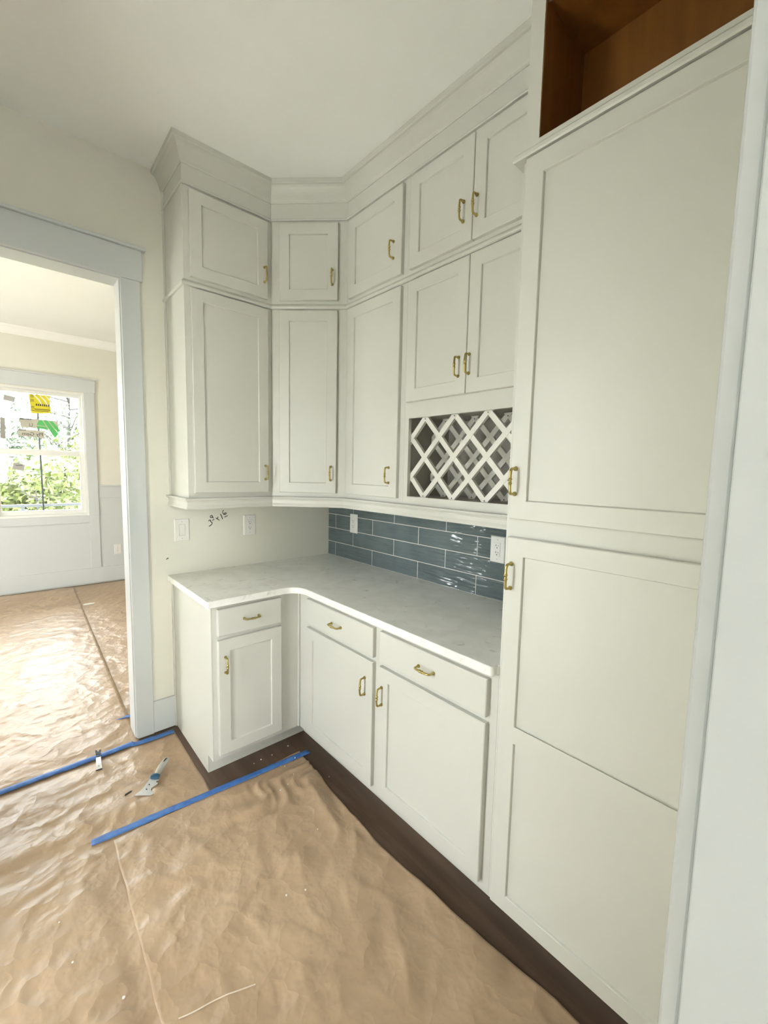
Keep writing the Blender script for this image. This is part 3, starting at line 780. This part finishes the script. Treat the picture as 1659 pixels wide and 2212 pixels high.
def fan(x, y):
    wx = x + 0.09 * nz(x * 4.5, y * 4.5, 60.0); wy = y + 0.09 * nz(x * 4.5, y * 4.5, 61.0)
    dx, dy = wx - FC[0], wy - FC[1]; r = math.hypot(dx, dy); a = math.atan2(dy, dx)
    k1 = 1 - tri(a * 2.9 + 0.9 * nz(r * 2.6, a * 1.2, 40.0)); k2 = 1 - tri(a * 5.3 + 1.2 * nz(r * 4.0, a * 2.0, 41.0))
    m1 = max(0.0, nz(wx * 5, wy * 5, 43.0) + 0.25); m2 = max(0.0, nz(wx * 6 + 9, wy * 6, 44.0) + 0.2)
    return (0.034 * m1 * k1 ** 1.5 + 0.024 * m2 * k2 ** 1.5) * sm(0.05, 0.25, r) * (1 - 0.55 * sm(0.6, 1.3, r))
calm4 = lambda x, y: (0.15 + 0.85 * sm(0.01, 0.10, abs(y - T2(x)))) * (0.35 + 0.65 * sm(0.0, 0.10, x + 1.53))
sheet('kraft_paper_sheet', 'wrinkled brown kraft paper sheet lying along the long base cabinet', lambda v: -1.545 + 0.02 * v, lambda v: -0.655 - 0.05 * math.sin(min(1, max(0, (1 - v) / 0.8)) * math.pi), -2.50, -0.690, 0.0075, 0.0030, 0.013, 23, calm4, fan)
sheet('kraft_paper_sheet', 'brown kraft paper covering the next room beside the seam, below the window', lambda v: -4.2, lambda v: -1.295 + 0.083 * v, -0.055, 3.835, 0.022, 0.0050, 0.012, 35, lambda x, y: (0.1 + 0.9 * sm(0.0, 0.15, abs(y - T1(x)))) * (0.3 + 0.7 * sm(0, 0.1, -1.25 - x)))
sheet('kraft_paper_sheet', 'brown kraft paper strip in the next room running behind the door casing', lambda v: -1.34 + 0.08 * v, lambda v: 0.4, 0.16, 3.86, 0.024, 0.0012, 0.006, 52, lambda x, y: sm(0, 0.35, x + 1.25))

# tape
def tape(name, label, pts, wid, z, seed=1, wav=0.002, lift=None, group='blue masking tape'):
    bm = bmesh.new(); rows = []
    Q = spline(pts, 12)
    for i, (x, y) in enumerate(Q):
        a = Q[max(i - 1, 0)]; b = Q[min(i + 1, len(Q) - 1)]
        tx, ty = b[0] - a[0], b[1] - a[1]; L = math.hypot(tx, ty); nx_, ny_ = -ty / L, tx / L
        row = []
        for k_ in range(5):
            u = (k_ / 4 - 0.5) * wid
            zz = z + wav * (0.5 + nz(x * 14 + k_ * 0.5, y * 14 + k_, seed)) + (lift(i / (len(Q) - 1), k_ / 4) if lift else 0)
            row.append(bm.verts.new((x + nx_ * u + 0.002 * nz(x * 22, k_, seed), y + ny_ * u + 0.002 * nz(x * 20, k_ + 9, seed), zz)))
        rows.append(row)
    for i in range(len(rows) - 1):
        for k_ in range(4): bm.faces.new((rows[i][k_], rows[i][k_ + 1], rows[i + 1][k_ + 1], rows[i + 1][k_]))
    o = obj(name, bm, 'tape', smooth=True)
    md = o.modifiers.new('Solidify', 'SOLIDIFY'); md.thickness = 0.0005; md.offset = 1
    return tag(o, label, 'tape', group)
fold = lambda s_, k_: 0.006 * math.exp(-((k_ - 0.5) / 0.16) ** 2)
tape('masking_tape', 'long folded strip of blue tape across the doorway threshold', [(-2.2, -0.075), (-1.95, -0.066), (-1.6, -0.062), (-1.40, -0.058), (-1.325, -0.052)], 0.040, 0.0085, 2, 0.003, fold)
tape('masking_tape', 'twisted blue tape piece on the floor against the casing foot and baseboard', [(-1.335, -0.060), (-1.28, -0.070), (-1.20, -0.075), (-1.125, -0.072)], 0.038, 0.0065, 5, 0.004, lambda s_, k_: 0.010 * math.exp(-(s_ / 0.09) ** 2) * k_)
tape('masking_tape', 'long straight strip of blue tape on the pantry floor ending at the base cabinet toe', [(-1.594, -0.655), (-1.3, -0.676), (-1.0, -0.700), (-0.62, -0.728)], 0.036, 0.0075, 8, 0.002)
tape('masking_tape', 'short scrap of blue tape lying on the paper seam just past the door jamb', [(-1.360, 0.262), (-1.318, 0.250), (-1.276, 0.236)], 0.034, 0.0125, 12, 0.003, lambda s_, k_: 0.006 * s_ * (1 - k_))

# ------------------------------------------------------------------ scraper tool
def top_at(x, y, z_from=0.3):
    dg = bpy.context.evaluated_depsgraph_get()
    ok, loc, nrm, idx, ob, mt = sc.ray_cast(dg, Vector((x, y, z_from)), Vector((0, 0, -1)))
    return loc.z if ok else 0.0
bpy.context.view_layer.update()
ax = Vector((-1.228 + 1.380, -0.345 + 0.5275)); ang = math.atan2(ax.y, ax.x)
t = thing('scraper_tool', 'multi-purpose painter scraper with grey handle and teal collar on the paper', 'tool', (-1.380, -0.5275, max(top_at(-1.38 + (0.152 * q), -0.5275 + 0.1825 * q) for q in (0, 0.15, 0.3, 0.5, 0.75, 1.0)) + 0.002), ang)
bl = [(0.0, 0.040), (0.000, -0.034), (0.010, -0.042), (0.014, -0.041), (0.030, -0.022), (0.036, -0.0185), (0.043, -0.018), (0.050, -0.021), (0.060, -0.030), (0.070, -0.034), (0.076, -0.030), (0.0785, -0.022), (0.083, -0.0195), (0.087, -0.023), (0.087, -0.030), (0.092, -0.028), (0.102, -0.020), (0.108, -0.018),
      (0.108, 0.018), (0.092, 0.020), (0.070, 0.020), (0.050, 0.021), (0.030, 0.026), (0.012, 0.034)]
bld = obj('blade', prism(bl, 0.000, 0.0018), 'steel', t)
bld.rotation_euler = (0, -0.06, 0)
for (hx, hy, hw_, hh_) in ((0.036, 0.002, 0.007, 0.0025), (0.064, 0.004, 0.006, 0.003)):
    bm = bmesh.new(); tube(bm, [(hx, hy, 0.0017), (hx, hy, 0.0021)], 0.005, 10, flat=(1.0, 0.5)); obj('blade_slot', bm, 'darksteel', bld)
def oval_loft(secs, n=14):
    bm = bmesh.new(); rings = []
    for x, ry, rz_, zc in secs:
        rings.append([bm.verts.new((x, ry * math.copysign(abs(math.cos(2 * math.pi * k / n)) ** 0.8, math.cos(2 * math.pi * k / n)), zc + rz_ * math.copysign(abs(math.sin(2 * math.pi * k / n)) ** 0.8, math.sin(2 * math.pi * k / n)))) for k in range(n)])
    for i in range(len(rings) - 1):
        for k in range(n): bm.faces.new((rings[i][k], rings[i][(k + 1) % n], rings[i + 1][(k + 1) % n], rings[i + 1][k]))
    bm.faces.new(rings[0]); bm.faces.new(rings[-1]); return bm
obj('collar', oval_loft([(0.101, 0.016, 0.007, 0.0095), (0.104, 0.0215, 0.0095, 0.0105), (0.117, 0.0215, 0.0105, 0.0115), (0.120, 0.018, 0.009, 0.0115)]), 'teal', t, smooth=True)
hd = obj('handle', oval_loft([(0.118, 0.0125, 0.008, 0.0115), (0.130, 0.0115, 0.008, 0.0120), (0.150, 0.0145, 0.0098, 0.0128), (0.175, 0.0170, 0.0112, 0.0135), (0.200, 0.0165, 0.0112, 0.0135), (0.225, 0.0145, 0.0105, 0.0130), (0.236, 0.0115, 0.0085, 0.0125), (0.240, 0.006, 0.005, 0.0120)]), 'greyplastic', t, smooth=True)
obj('hang_hole', oval_loft([(0.198, 0.0015, 0.002, 0.0238), (0.204, 0.0035, 0.0020, 0.0242), (0.222, 0.0050, 0.0025, 0.0224), (0.230, 0.0030, 0.0020, 0.0208)], 10), 'black', hd, smooth=True)

# pry bar over the tape
p0 = Vector((-1.503, -0.185)); p1 = Vector((-1.486, -0.035)); dv = p1 - p0
t = thing('pry_bar', 'small steel pry bar with dark forked end lying over the blue doorway tape', 'tool', (p0.x, p0.y, max(top_at(p0.x + dv.x * q, p0.y + dv.y * q) for q in (0, 0.25, 0.5, 0.75, 1.0)) + 0.0005), math.atan2(dv.y, dv.x))
L = dv.length
bm = bmesh.new(); secs = []
for i in range(9):
    x = L * 0.80 * i / 8; hw_ = 0.0135 - 0.003 * sm(0, 0.6, i / 8); zc = 0.004 * math.sin(i / 8 * 2.6)
    secs.append([bm.verts.new(p) for p in ((x, -hw_, zc), (x, hw_, zc), (x, hw_, zc + 0.003), (x, -hw_, zc + 0.003))])
for i in range(8):
    for k in range(4): bm.faces.new((secs[i][k], secs[i][(k + 1) % 4], secs[i + 1][(k + 1) % 4], secs[i + 1][k]))
bm.faces.new(secs[0]); bm.faces.new(secs[-1])
obj('shank', bm, 'steel', t)
fk = [(L * 0.78, -0.011), (L * 0.98, -0.0135), (L * 1.02, -0.0125), (L * 1.02, -0.006), (L * 0.93, -0.001), (L * 0.93, 0.001), (L * 1.06, 0.007), (L * 1.06, 0.0125), (L * 0.98, 0.0125), (L * 0.78, 0.011)]
f_ = obj('fork', prism(fk, 0.003, 0.007), 'darksteel', t); f_.rotation_euler = (0, -0.06, 0)
bm = bmesh.new(); tube(bm, [(0.028, 0, 0.0025), (0.028, 0, 0.0052)], 0.0045, 10); obj('nail_hole', bm, 'black', t)
bm = boxes((-0.001, 0.003, -0.0135, 0.0135, 0.0, 0.0032)); obj('tip_edge', bm, 'darksteel', t)

# debris
def blob(name, label, cat, x, y, z, r, mat, group=None, flat=0.6, seed=0):
    bm = bmesh.new(); bmesh.ops.create_icosphere(bm, subdivisions=1, radius=r)
    for v in bm.verts:
        v.co *= 1 + 0.35 * nz(v.co.x / r, v.co.y / r, seed); v.co.z *= flat
    mz = min(v.co.z for v in bm.verts)
    for v in bm.verts: v.co.z -= mz
    o = obj(name, bm, mat, loc=(x, y, z)); o.rotation_euler = (0, 0, seed)
    return tag(o, label, cat, group)
bm = prism([(-0.018, -0.003), (0.012, -0.005), (0.018, 0.001), (0.010, 0.004), (-0.012, 0.005)], 0, 0.003)
o = tag(obj('black_chip', bm, 'black', loc=(-1.426, -0.455, top_at(-1.426, -0.455) + 0.0005)), 'thin black chip on the paper beside the scraper blade', 'debris'); o.rotation_euler = (0, 0, 0.35)
CR = [(-0.885, -0.622, 0.006), (-0.844, -0.618, 0.008), (-0.782, -0.621, 0.006), (-0.680, -0.609, 0.008), (-0.917, -0.685, 0.005), (-1.042, -0.682, 0.007), (-0.640, -0.953, 0.005)]
for i, (x, y, r) in enumerate(CR):
    blob('plaster_crumb', 'small white plaster crumb on the bare dark floor by the base cabinets', 'debris', x, y, 0.0, r * 0.5, 'plaster', 'plaster crumbs on the bare floor', 0.6, i)
CP = [(-0.79, -0.735), (-0.777, -0.752), (-0.706, -0.731), (-0.773, -0.836), (-0.830, -0.882), (-0.88, -0.90), (-0.858, -1.188), (-1.04, -1.39), (-1.10, -1.36), (-1.72, -0.95), (-1.70, -1.12), (-1.60, -1.32)]
for i, (x, y) in enumerate(CP):
    blob('plaster_crumb', 'tiny pale plaster crumb scattered on the brown kraft paper', 'debris', x, y, top_at(x, y) - 0.0005, 0.0028 + 0.0008 * (i % 3), 'plaster', 'plaster crumbs on the paper', 0.7, i + 30)
bm = prism([(-0.055, -0.02), (-0.01, -0.035), (0.05, -0.02), (0.06, 0.012), (0.01, 0.03), (-0.04, 0.02)], 0, 0.004)
tag(obj('paper_scrap', bm, 'plaster', loc=(-1.165, 2.966, top_at(-1.165, 2.966))), 'small white scrap on the paper seam under the next room window', 'debris')
# pale glossy strip on the main sheet
bm = bmesh.new(); P = [(-1.495, -1.470), (-1.45, -1.490), (-1.40, -1.502), (-1.35, -1.520), (-1.300, -1.538)]
rows = []
for i, (x, y) in enumerate(spline(P, 6)):
    z = top_at(x, y) + 0.001
    rows.append([bm.verts.new((x - 0.001, y - 0.0022, z)), bm.verts.new((x, y, z + 0.002)), bm.verts.new((x + 0.001, y + 0.0022, z))])
for a, b in zip(rows[:-1], rows[1:]):
    for k in range(2): bm.faces.new((a[k], a[k + 1], b[k + 1], b[k]))
o = tag(obj('plastic_strip', bm, 'clear'), 'thin pale glossy strip lying on the wrinkled brown paper', 'strip')
md = o.modifiers.new('Solidify', 'SOLIDIFY'); md.thickness = 0.0006

# ------------------------------------------------------------------ stickers on the window
M['yellow'] = paint('yellow_film', (0.70, 0.62, 0.02), 0.5, 0.02)
M['green'] = paint('green_print', (0.10, 0.50, 0.14), 0.5, 0.02)
M['label'] = paint('label_paper', (0.42, 0.42, 0.40), 0.7, 0.03)
M['cream'] = paint('cream_label', (0.52, 0.50, 0.42), 0.7, 0.03)
M['print'] = paint('label_print', (0.05, 0.05, 0.05), 0.6, 0.02)
M['whiteprint'] = paint('white_print', (0.8, 0.8, 0.78), 0.6, 0.02)
def quad_sticker(name, label, pts, y, mat, parent=None, cat='sticker', th=0.0006):
    o = obj(name, prism(pts, y, y + th, axis='y'), mat, parent)
    if label: tag(o, label, cat)
    return o
YU, YLO = YF + 0.0865, YF + 0.0465       # room side of the upper and lower pane
def bar(parent, x0, x1, z0, z1, y, mat='print'):
    return obj('print', boxes((x0, x1, y, y + 0.0004, z0, z1)), mat, parent)
def text_part(parent, s_, x, z, size, y, mat='print', rot=0.0):
    c = bpy.data.curves.new('print', 'FONT'); c.body = s_; c.size = size; c.extrude = 0.0002
    tmp = bpy.data.objects.new('tmp_text', c); COL.objects.link(tmp)
    me = bpy.data.meshes.new_from_object(tmp.evaluated_get(bpy.context.evaluated_depsgraph_get()))
    bpy.data.objects.remove(tmp)
    me.materials.clear(); me.materials.append(M[mat])
    o = bpy.data.objects.new('print', me); COL.objects.link(o); o.parent = parent
    # lettering faces outdoors, so it reads mirrored from inside the room
    o.location = (x, y, z); o.rotation_euler = (math.pi / 2, rot, math.pi)
    return o
ye = quad_sticker('yellow_sticker', 'bright yellow sticker hanging at the top of the upper window pane', [(-1.538, 2.352), (-1.336, 2.352), (-1.342, 2.24), (-1.334, 2.150), (-1.40, 2.138), (-1.520, 2.130), (-1.528, 2.24)], YU, 'yellow')
for i in range(3):
    x = -1.50 + 0.055 * i
    obj('stripe', prism([(x, 2.352), (x + 0.012, 2.352), (x + 0.062, 2.295), (x + 0.092, 2.225), (x + 0.082, 2.222), (x + 0.05, 2.288)][:6], YU - 0.0005, YU - 0.0001, axis='y'), 'whiteprint', ye)
for zz in (2.335, 2.318, 2.285, 2.27, 2.205, 2.19, 2.162): bar(ye, -1.522, -1.49, zz, zz + 0.006, YU - 0.0005)
for i in range(7): bar(ye, -1.475 + i * 0.019, -1.463 + i * 0.019, 2.222, 2.246, YU - 0.0005)
bar(ye, -1.49, -1.345, 2.178, 2.186, YU - 0.0005); bar(ye, -1.49, -1.36, 2.160, 2.166, YU - 0.0005)
gs = quad_sticker('grey_sticker', 'small tilted grey label alone in the corner of the upper window pane', [(-1.753, 2.318), (-1.655, 2.298), (-1.668, 2.238), (-1.765, 2.256)], YU, 'label')
la = quad_sticker('window_label', 'wide pale label with printed lines and green stripes on the upper pane', [(-1.635, 2.063), (-1.275, 2.058), (-1.275, 1.965), (-1.62, 1.958)], YU, 'cream')
bar(la, -1.633, -1.52, 2.050, 2.062, YU - 0.0006)
for i in range(5): bar(la, -1.625, -1.52, 2.03 - i * 0.014, 2.033 - i * 0.014, YU - 0.0006, 'label')
bar(la, -1.545, -1.541, 1.978, 2.012, YU - 0.0006); bar(la, -1.520, -1.516, 1.978, 2.012, YU - 0.0006); bar(la, -1.545, -1.516, 1.974, 1.979, YU - 0.0006)
obj('green_print', prism([(-1.478, 1.995), (-1.455, 2.055), (-1.425, 2.055), (-1.39, 1.99)], YU - 0.0008, YU - 0.0002, axis='y'), 'green', la)
obj('green_print', prism([(-1.475, 1.985), (-1.39, 1.98), (-1.37, 1.95), (-1.475, 1.955)], YU - 0.0008, YU - 0.0002, axis='y'), 'green', la)
obj('green_print', prism([(-1.415, 2.055), (-1.375, 2.055), (-1.275, 1.905), (-1.312, 1.855)], YU - 0.0008, YU - 0.0002, axis='y'), 'green', la)
obj('green_print', prism([(-1.362, 2.055), (-1.325, 2.052), (-1.262, 1.955), (-1.277, 1.915)], YU - 0.0008, YU - 0.0002, axis='y'), 'green', la)
nb = quad_sticker('name_label', 'long cream label with mirrored dark lettering under the green stripes', [(-1.655, 1.935), (-1.41, 1.925), (-1.41, 1.842), (-1.655, 1.858)], YU, 'cream')
text_part(nb, 'Ply Gem', -1.420, 1.866, 0.058, YU - 0.0006)
bar(nb, -1.645, -1.58, 1.922, 1.930, YU - 0.0006)
quad_sticker('narrow_label', 'narrow upright grey label at the edge of the upper window pane', [(-1.80, 2.055), (-1.757, 2.052), (-1.765, 1.818), (-1.81, 1.82)], YU, 'label')
lg = quad_sticker('small_pane_label', 'small tilted grey label on the lower window pane', [(-1.708, 1.545), (-1.607, 1.520), (-1.622, 1.445), (-1.722, 1.47)], YLO, 'label')
bar(lg, -1.69, -1.63, 1.508, 1.514, YLO - 0.0006)

# ------------------------------------------------------------------ outdoors
M['grass'] = paint('grass', (0.16, 0.17, 0.10), 0.9, 0.25, 0.5, 8)
M['leaf'] = paint('leaves_yellow_green', (0.10, 0.125, 0.035), 0.6, 0.35)
M['leaf2'] = paint('leaves_green', (0.045, 0.065, 0.035), 0.6, 0.35)
M['bark'] = paint('bark', (0.03, 0.028, 0.028), 0.9, 0.3, 0.5, 30)
M['siding'] = paint('house_siding', (0.45, 0.45, 0.45), 0.8, 0.05)
M['roof'] = paint('house_roof', (0.10, 0.105, 0.12), 0.9, 0.1, 0.4, 20)
M['bluepane'] = paint('house_pane', (0.08, 0.15, 0.26), 0.1, 0.05)
M['rail'] = paint('rail_paint', (0.012, 0.017, 0.026), 0.5, 0.03)
M['concrete'] = paint('porch_concrete', (0.55, 0.54, 0.51), 0.9, 0.06)
tag(obj('ground', boxes((-40, 40, -30, 60, -0.5, -0.3)), 'grass'), kind='structure')
tag(obj('porch_floor', boxes((-6, 3, YF + 0.2, 5.4, -0.3, -0.05)), 'concrete'), kind='structure')
M['pale'] = paint('pale_paving', (0.74, 0.73, 0.70), 0.9, 0.05)  # pale ground added out of view to bounce daylight up to the ceilings
tag(obj('patio', boxes((-9.0, -2.56, -YN, 0.0, -0.3, -0.08), (-12.0, 8.0, -12.0, -6.12, -0.3, -0.08), (XR + 0.12, 8.0, -6.12, 0.0, -0.3, -0.08), (-12.0, XL - 0.12, -6.12, 3.9, -0.3, -0.09)), 'pale'), kind='structure')
t = thing('porch_railing', 'dark porch railing outside the next room window', 'railing', (0, 5.2, -0.05))
obj('top_rail', boxes((-5.5, 2.5, -0.03, 0.03, 0.975, 1.01)), 'rail', t)
obj('bottom_rail', boxes((-5.5, 2.5, -0.02, 0.02, 0.10, 0.14)), 'rail', t)
for i in range(11): obj('post', boxes((-5.5 + i * 0.775 - 0.02, -5.5 + i * 0.775 + 0.02, -0.022, 0.022, 0, 0.975)), 'rail', t)

def tree(name, label, cat, x, y, z0, h, cr, nleaf, mat, seed, crown_z=0.55, bare=0.0, leaf=0.09):
    rnd = random.Random(seed)
    t = thing(name, label, cat, (x, y, z0))
    bm = bmesh.new()
    top = h * 0.85
    tube(bm, [(0, 0, 0), (0.03 * h * rnd.uniform(-1, 1), 0, h * 0.35), (0.04 * h * rnd.uniform(-1, 1), 0.02 * h, top)], [0.028 * h * 0.6, 0.02 * h * 0.6, 0.005 * h], 7)
    tips = []
    for i in range(14):
        a = rnd.uniform(0, 6.28); zz = h * rnd.uniform(0.3, 0.8); r = cr * rnd.uniform(0.5, 1.0)
        e = Vector((math.cos(a) * r, math.sin(a) * r, zz + r * rnd.uniform(0.3, 0.9)))
        m_ = Vector((e.x * 0.5, e.y * 0.5, zz + (e.z - zz) * 0.35))
        tube(bm, [(0, 0, zz), m_, e], [0.010 * h * 0.5, 0.007 * h * 0.5, 0.002 * h], 5); tips += [m_, e, (m_ + e) / 2]
    obj('trunk', bm, 'bark', t)
    bm = bmesh.new()
    for i in range(nleaf):
        if rnd.random() < 0.5:
            c = tips[rnd.randrange(len(tips))] + Vector([rnd.gauss(0, cr * 0.22) for _ in range(3)])
        else:
            a = rnd.uniform(0, 6.28); u = rnd.random() ** 0.5; ph = rnd.uniform(-1, 1)
            c = Vector((math.cos(a) * u * cr, math.sin(a) * u * cr, h * crown_z + ph * h * (1 - crown_z) * math.sqrt(max(0, 1 - u * u * 0.8))))
        if c.z < 0.05: c.z = 0.05
        s_ = leaf * rnd.uniform(0.5, 1.2)
        u_ = Vector((rnd.gauss(0, 1), rnd.gauss(0, 1), rnd.gauss(0, 1))).normalized(); v_ = u_.orthogonal().normalized()
        bm.faces.new([bm.verts.new(c + p) for p in (u_ * s_, v_ * s_ * 0.45, -u_ * s_, -v_ * s_ * 0.45)])
    tag(obj('foliage', bm, mat, t), kind='stuff')
    return t
tree('shade_tree', 'tall dark-trunked tree with thin crown outside beside the window edge', 'tree', -0.2, 14.0, -0.3, 4.9, 1.4, 1500, 'leaf2', 3, 0.72, leaf=0.07)
tree('yard_bush', 'broad yellow-green bush outside behind the railing posts', 'bush', -1.35, 8.3, -0.3, 2.0, 0.75, 3600, 'leaf', 4, 0.48)
tree('yard_bush', 'yellow-green bush outside under the tall thin tree', 'bush', -0.25, 10.4, -0.3, 2.35, 1.0, 4200, 'leaf', 5, 0.5)
tree('yard_bush', 'green leafy bush outside in front of the neighbouring house', 'bush', -2.35, 11.6, -0.3, 1.75, 0.9, 3000, 'leaf', 6, 0.5)
tree('hedge_tree', 'distant dark green tree outside behind the yellow bushes', 'tree', 2.6, 19.0, -0.3, 5.0, 2.0, 4000, 'leaf2', 8, 0.5, leaf=0.13)
tree('young_tree', 'slender young tree with bare twigs outside near the railing', 'tree', -1.40, 6.6, -0.3, 1.65, 0.3, 90, 'leaf', 9, 0.7, leaf=0.04)
tree('hedge_tree', 'round green tree outside beyond the neighbouring house', 'tree', 0.2, 30.0, -0.3, 4.4, 2.6, 3500, 'leaf2', 10, 0.5, leaf=0.15)
t = thing('house', 'pale neighbouring house with dark gable roof seen through the window', 'building', (-4.2, 20.0, -0.3))
obj('wall', boxes((-3.2, 2.55, 0, 5, 0, 2.1)), 'siding', t)
obj('roof', prism([(-3.5, 2.1), (2.85, 2.1), (1.9, 2.75), (-2.6, 2.75)], -0.3, 5.3, axis='y'), 'roof', t)
for x in (1.5, 2.0, 0.4):
    w_ = obj('window', boxes((x, x + 0.42, -0.03, 0, 1.25, 1.98)), 'vinyl', t)
    obj('pane', boxes((x + 0.04, x + 0.38, -0.035, -0.03, 1.29, 1.94)), 'bluepane', w_)
t = thing('garage', 'low pale garage with sloping roof in front of the neighbouring house', 'building', (-3.0, 15.0, -0.3))
obj('wall', boxes((-2.0, 1.3, 0, 3, 0, 1.25)), 'siding', t)
obj('roof', prism([(-2.2, 1.7), (-0.6, 1.75), (1.55, 1.25), (1.55, 1.18), (-2.2, 1.18)], -0.2, 3.2, axis='y'), 'roof', t)
for z, lab in ((1.36, 'lower thin dark utility wire outside the window'), (1.74, 'upper thin dark utility wire outside the window')):
    bm = bmesh.new(); tube(bm, [(-6 + i, 5.9, z + 0.06 + 0.006 * (i - 5)) for i in range(11)], 0.005, 5)
    tag(obj('utility_wire', bm, 'rail'), lab, 'wire', 'utility wires')
